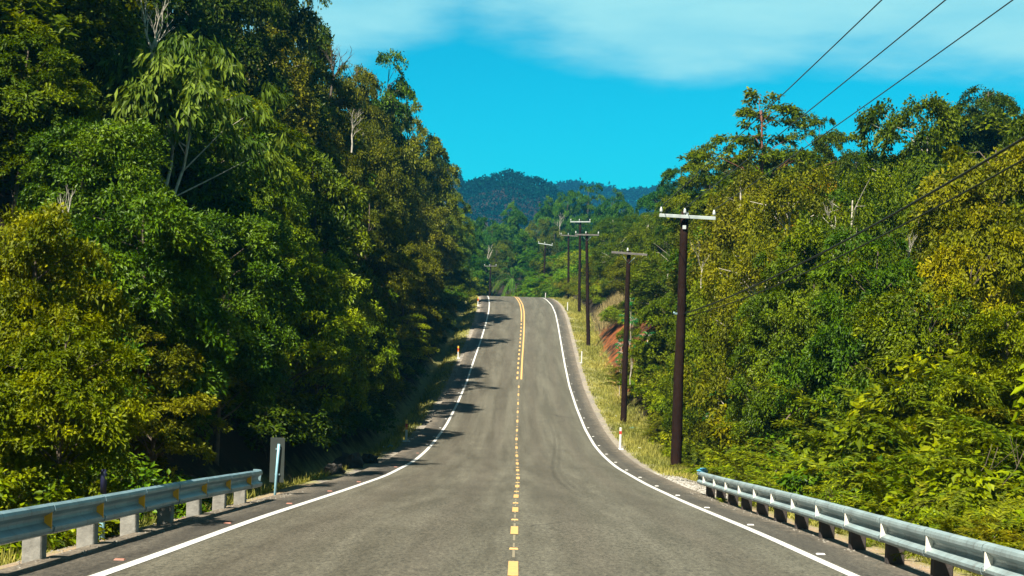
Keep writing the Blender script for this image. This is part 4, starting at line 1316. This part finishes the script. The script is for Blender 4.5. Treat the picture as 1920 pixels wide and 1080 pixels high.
# ------------------------------------------------------------------ far forested hills: clump faces over the hill terrain
def distant_forest():
    rg = np.random.default_rng(15)
    Cs, S = [], []
    for n, x0, x1, y0, y1, s in ((80000, -190, 130, 720, 1000, 1.6), (60000, -420, 420, 1430, 1660, 3.6), (16000, -60, 130, 430, 720, 1.6)):
        x = rg.uniform(x0, x1, n); y = rg.uniform(y0, y1, n)
        # tree crowns as domes on a jittered lattice
        g = 5.5 if s < 2 else 9.0
        ix, iy = np.floor(x / g), np.floor(y / g)
        h = np.sin(ix * 127.1 + iy * 311.7) * 43758.5453; h = h - np.floor(h)
        h2 = np.sin(ix * 269.5 + iy * 183.3) * 43758.5453; h2 = h2 - np.floor(h2)
        fx, fy = x / g - ix - .5 - (h - .5) * .3, y / g - iy - .5 - (h2 - .5) * .3
        dome = np.sqrt(np.clip(1 - (fx * fx + fy * fy) * 2.6, 0, 1)) * g * (.45 + .35 * h) + g * .25 * h2 + .6 * s
        Cs.append(np.stack([x, y, terrain(x, y) + dome + rg.normal(size=n) * .25 * s], 1)); S.append(np.full(n, s))
    C = np.concatenate(Cs); s = np.concatenate(S); n = len(C)
    Nn = unit(n, rg) + np.array([0, -.5, .9])
    V, Q = leaf_quads(C, unit(n, rg), Nn, s * rg.uniform(.7, 1.4, n), s * .8)
    me = np_mesh('distant_forest', V, Q, {'leaf': ('FACE', rg.uniform(0, 1, n)), 'spray': ('FACE', rg.uniform(0, 1, n))})
    o = link('distant_forest', me, M['leaf_far']); o.color = (.003, .023, .018, 1)
    tag(o, 'far forest covering the bluish hills', 'forest', kind='stuff')


distant_forest()

# ------------------------------------------------------------------ air
b = MB(); b.box((0, 1000, 60), (2000, 2220, 230))
hz = b.build('haze', None)
m = bpy.data.materials.new('haze'); m.use_nodes = True
nt = m.node_tree; nt.nodes.remove(nt.nodes['Principled BSDF'])
pv = N(nt, 'ShaderNodeVolumePrincipled'); setin(pv, Density=.00020); pv.inputs['Color'].default_value = (.06, .48, .95, 1)
pv.inputs['Anisotropy'].default_value = .2
nt.links.new(pv.outputs[0], nt.nodes['Material Output'].inputs['Volume'])
hz.data.materials.append(m)
tag(hz, 'thin blue air haze over the valley', 'haze', kind='stuff')

# ------------------------------------------------------------------ light: sun from the left, a little behind the camera
EL = R(54); AZ = Vector((-1.0, -1.5, 0)).normalized()
sd = Vector((AZ.x * math.cos(EL), AZ.y * math.cos(EL), math.sin(EL)))
sl = bpy.data.lights.new('sun', 'SUN'); sl.energy = 5.0; sl.angle = R(.7); sl.color = (1.0, .93, .80)
so = bpy.data.objects.new('sun', sl); COL.objects.link(so)
so.rotation_euler = sd.to_track_quat('Z', 'Y').to_euler(); so.location = sd * 300

w = bpy.data.worlds.new('World'); scene.world = w; w.use_nodes = True
nt = w.node_tree; bg = nt.nodes['Background']
sky = N(nt, 'ShaderNodeTexSky', sky_type='NISHITA'); sky.sun_disc = False
sky.sun_elevation = EL; sky.sun_rotation = math.atan2(sd.x, sd.y)
sky.air_density = 1.0; sky.dust_density = .3; sky.ozone_density = 2.0
tc = N(nt, 'ShaderNodeTexCoord')
blue = mixc(nt, 1.0, sky.outputs[0], (0.0, .375, .405), 'MULTIPLY')
sep = N(nt, 'ShaderNodeSeparateXYZ'); nt.links.new(tc.outputs['Generated'], sep.inputs[0])
mp = N(nt, 'ShaderNodeMapping'); mp.inputs['Scale'].default_value = (1.3, 1.3, 5.0); mp.inputs['Location'].default_value = (.3, .2, .1)
nt.links.new(tc.outputs['Generated'], mp.inputs[0])
n1 = noise(nt, mp.outputs[0], 2.6, 4, .5)
n2 = noise(nt, mp.outputs[0], 7.0, 4, .55)
edge = math_(nt, 'ADD', sep.outputs['Z'], math_(nt, 'MULTIPLY', math_(nt, 'SUBTRACT', n1, .5), .06))
edge = math_(nt, 'ADD', edge, math_(nt, 'MULTIPLY', math_(nt, 'SUBTRACT', n2, .5), .035))
n3 = noise(nt, mp.outputs[0], 20.0, 5, .6)
edge = math_(nt, 'ADD', edge, math_(nt, 'MULTIPLY', math_(nt, 'SUBTRACT', n3, .5), .010))
# the cloud bank hangs lower ahead-right and to the left, with a clear bay between
bay = ramp(nt, maprange(nt, sep.outputs['X'], -.30, .50), [(0, (.62,) * 3), (.20, (.62,) * 3), (.325, (.24,) * 3), (.40, (.36,) * 3), (.50, (.60,) * 3), (.62, (.50,) * 3), (.80, (.62,) * 3), (1, (.75,) * 3)])
edge = math_(nt, 'ADD', edge, math_(nt, 'MULTIPLY', math_(nt, 'SUBTRACT', bay, .5), .10))
mask = math_(nt, 'MULTIPLY', maprange(nt, edge, .146, .182, 0, 1, True), maprange(nt, n2, .25, .7, .60, 1.0))
mask = math_(nt, 'MULTIPLY', mask, maprange(nt, edge, .26, .50, 1, .10, True))
# the sky darkens away from the horizon, overhead dimmed out of view to cut fill light
blue = mixc(nt, maprange(nt, sep.outputs['Z'], .20, .55, 0, 1, True), blue, mixc(nt, 1.0, sky.outputs[0], (.09, .095, .07), 'MULTIPLY'))
col = mixc(nt, mask, blue, (1.35, 2.85, 2.95))
nt.links.new(col, bg.inputs['Color']); bg.inputs['Strength'].default_value = .1

# ------------------------------------------------------------------ camera
cd = bpy.data.cameras.new('camera'); cd.sensor_width = 36; cd.lens = 36 * F / 1920; cd.clip_end = 6000; cd.clip_start = .1
co = bpy.data.objects.new('camera', cd); COL.objects.link(co)
co.matrix_world = Matrix(((CR, -SR, 0, 0), (0, 0, -1, 0), (SR, CR, 0, 0), (0, 0, 0, 1)))
scene.camera = co
scene.view_settings.view_transform = 'Standard'; scene.view_settings.look = 'None'
scene.view_settings.exposure = 1.6; scene.view_settings.gamma = 1
cy = scene.cycles
cy.max_bounces = 5; cy.diffuse_bounces = 2; cy.glossy_bounces = 2; cy.transmission_bounces = 3; cy.volume_bounces = 0; cy.transparent_max_bounces = 4
cy.sample_clamp_indirect = 4
print('leaf faces in prototypes', sum(p['n'] for p in PROTO.values()))
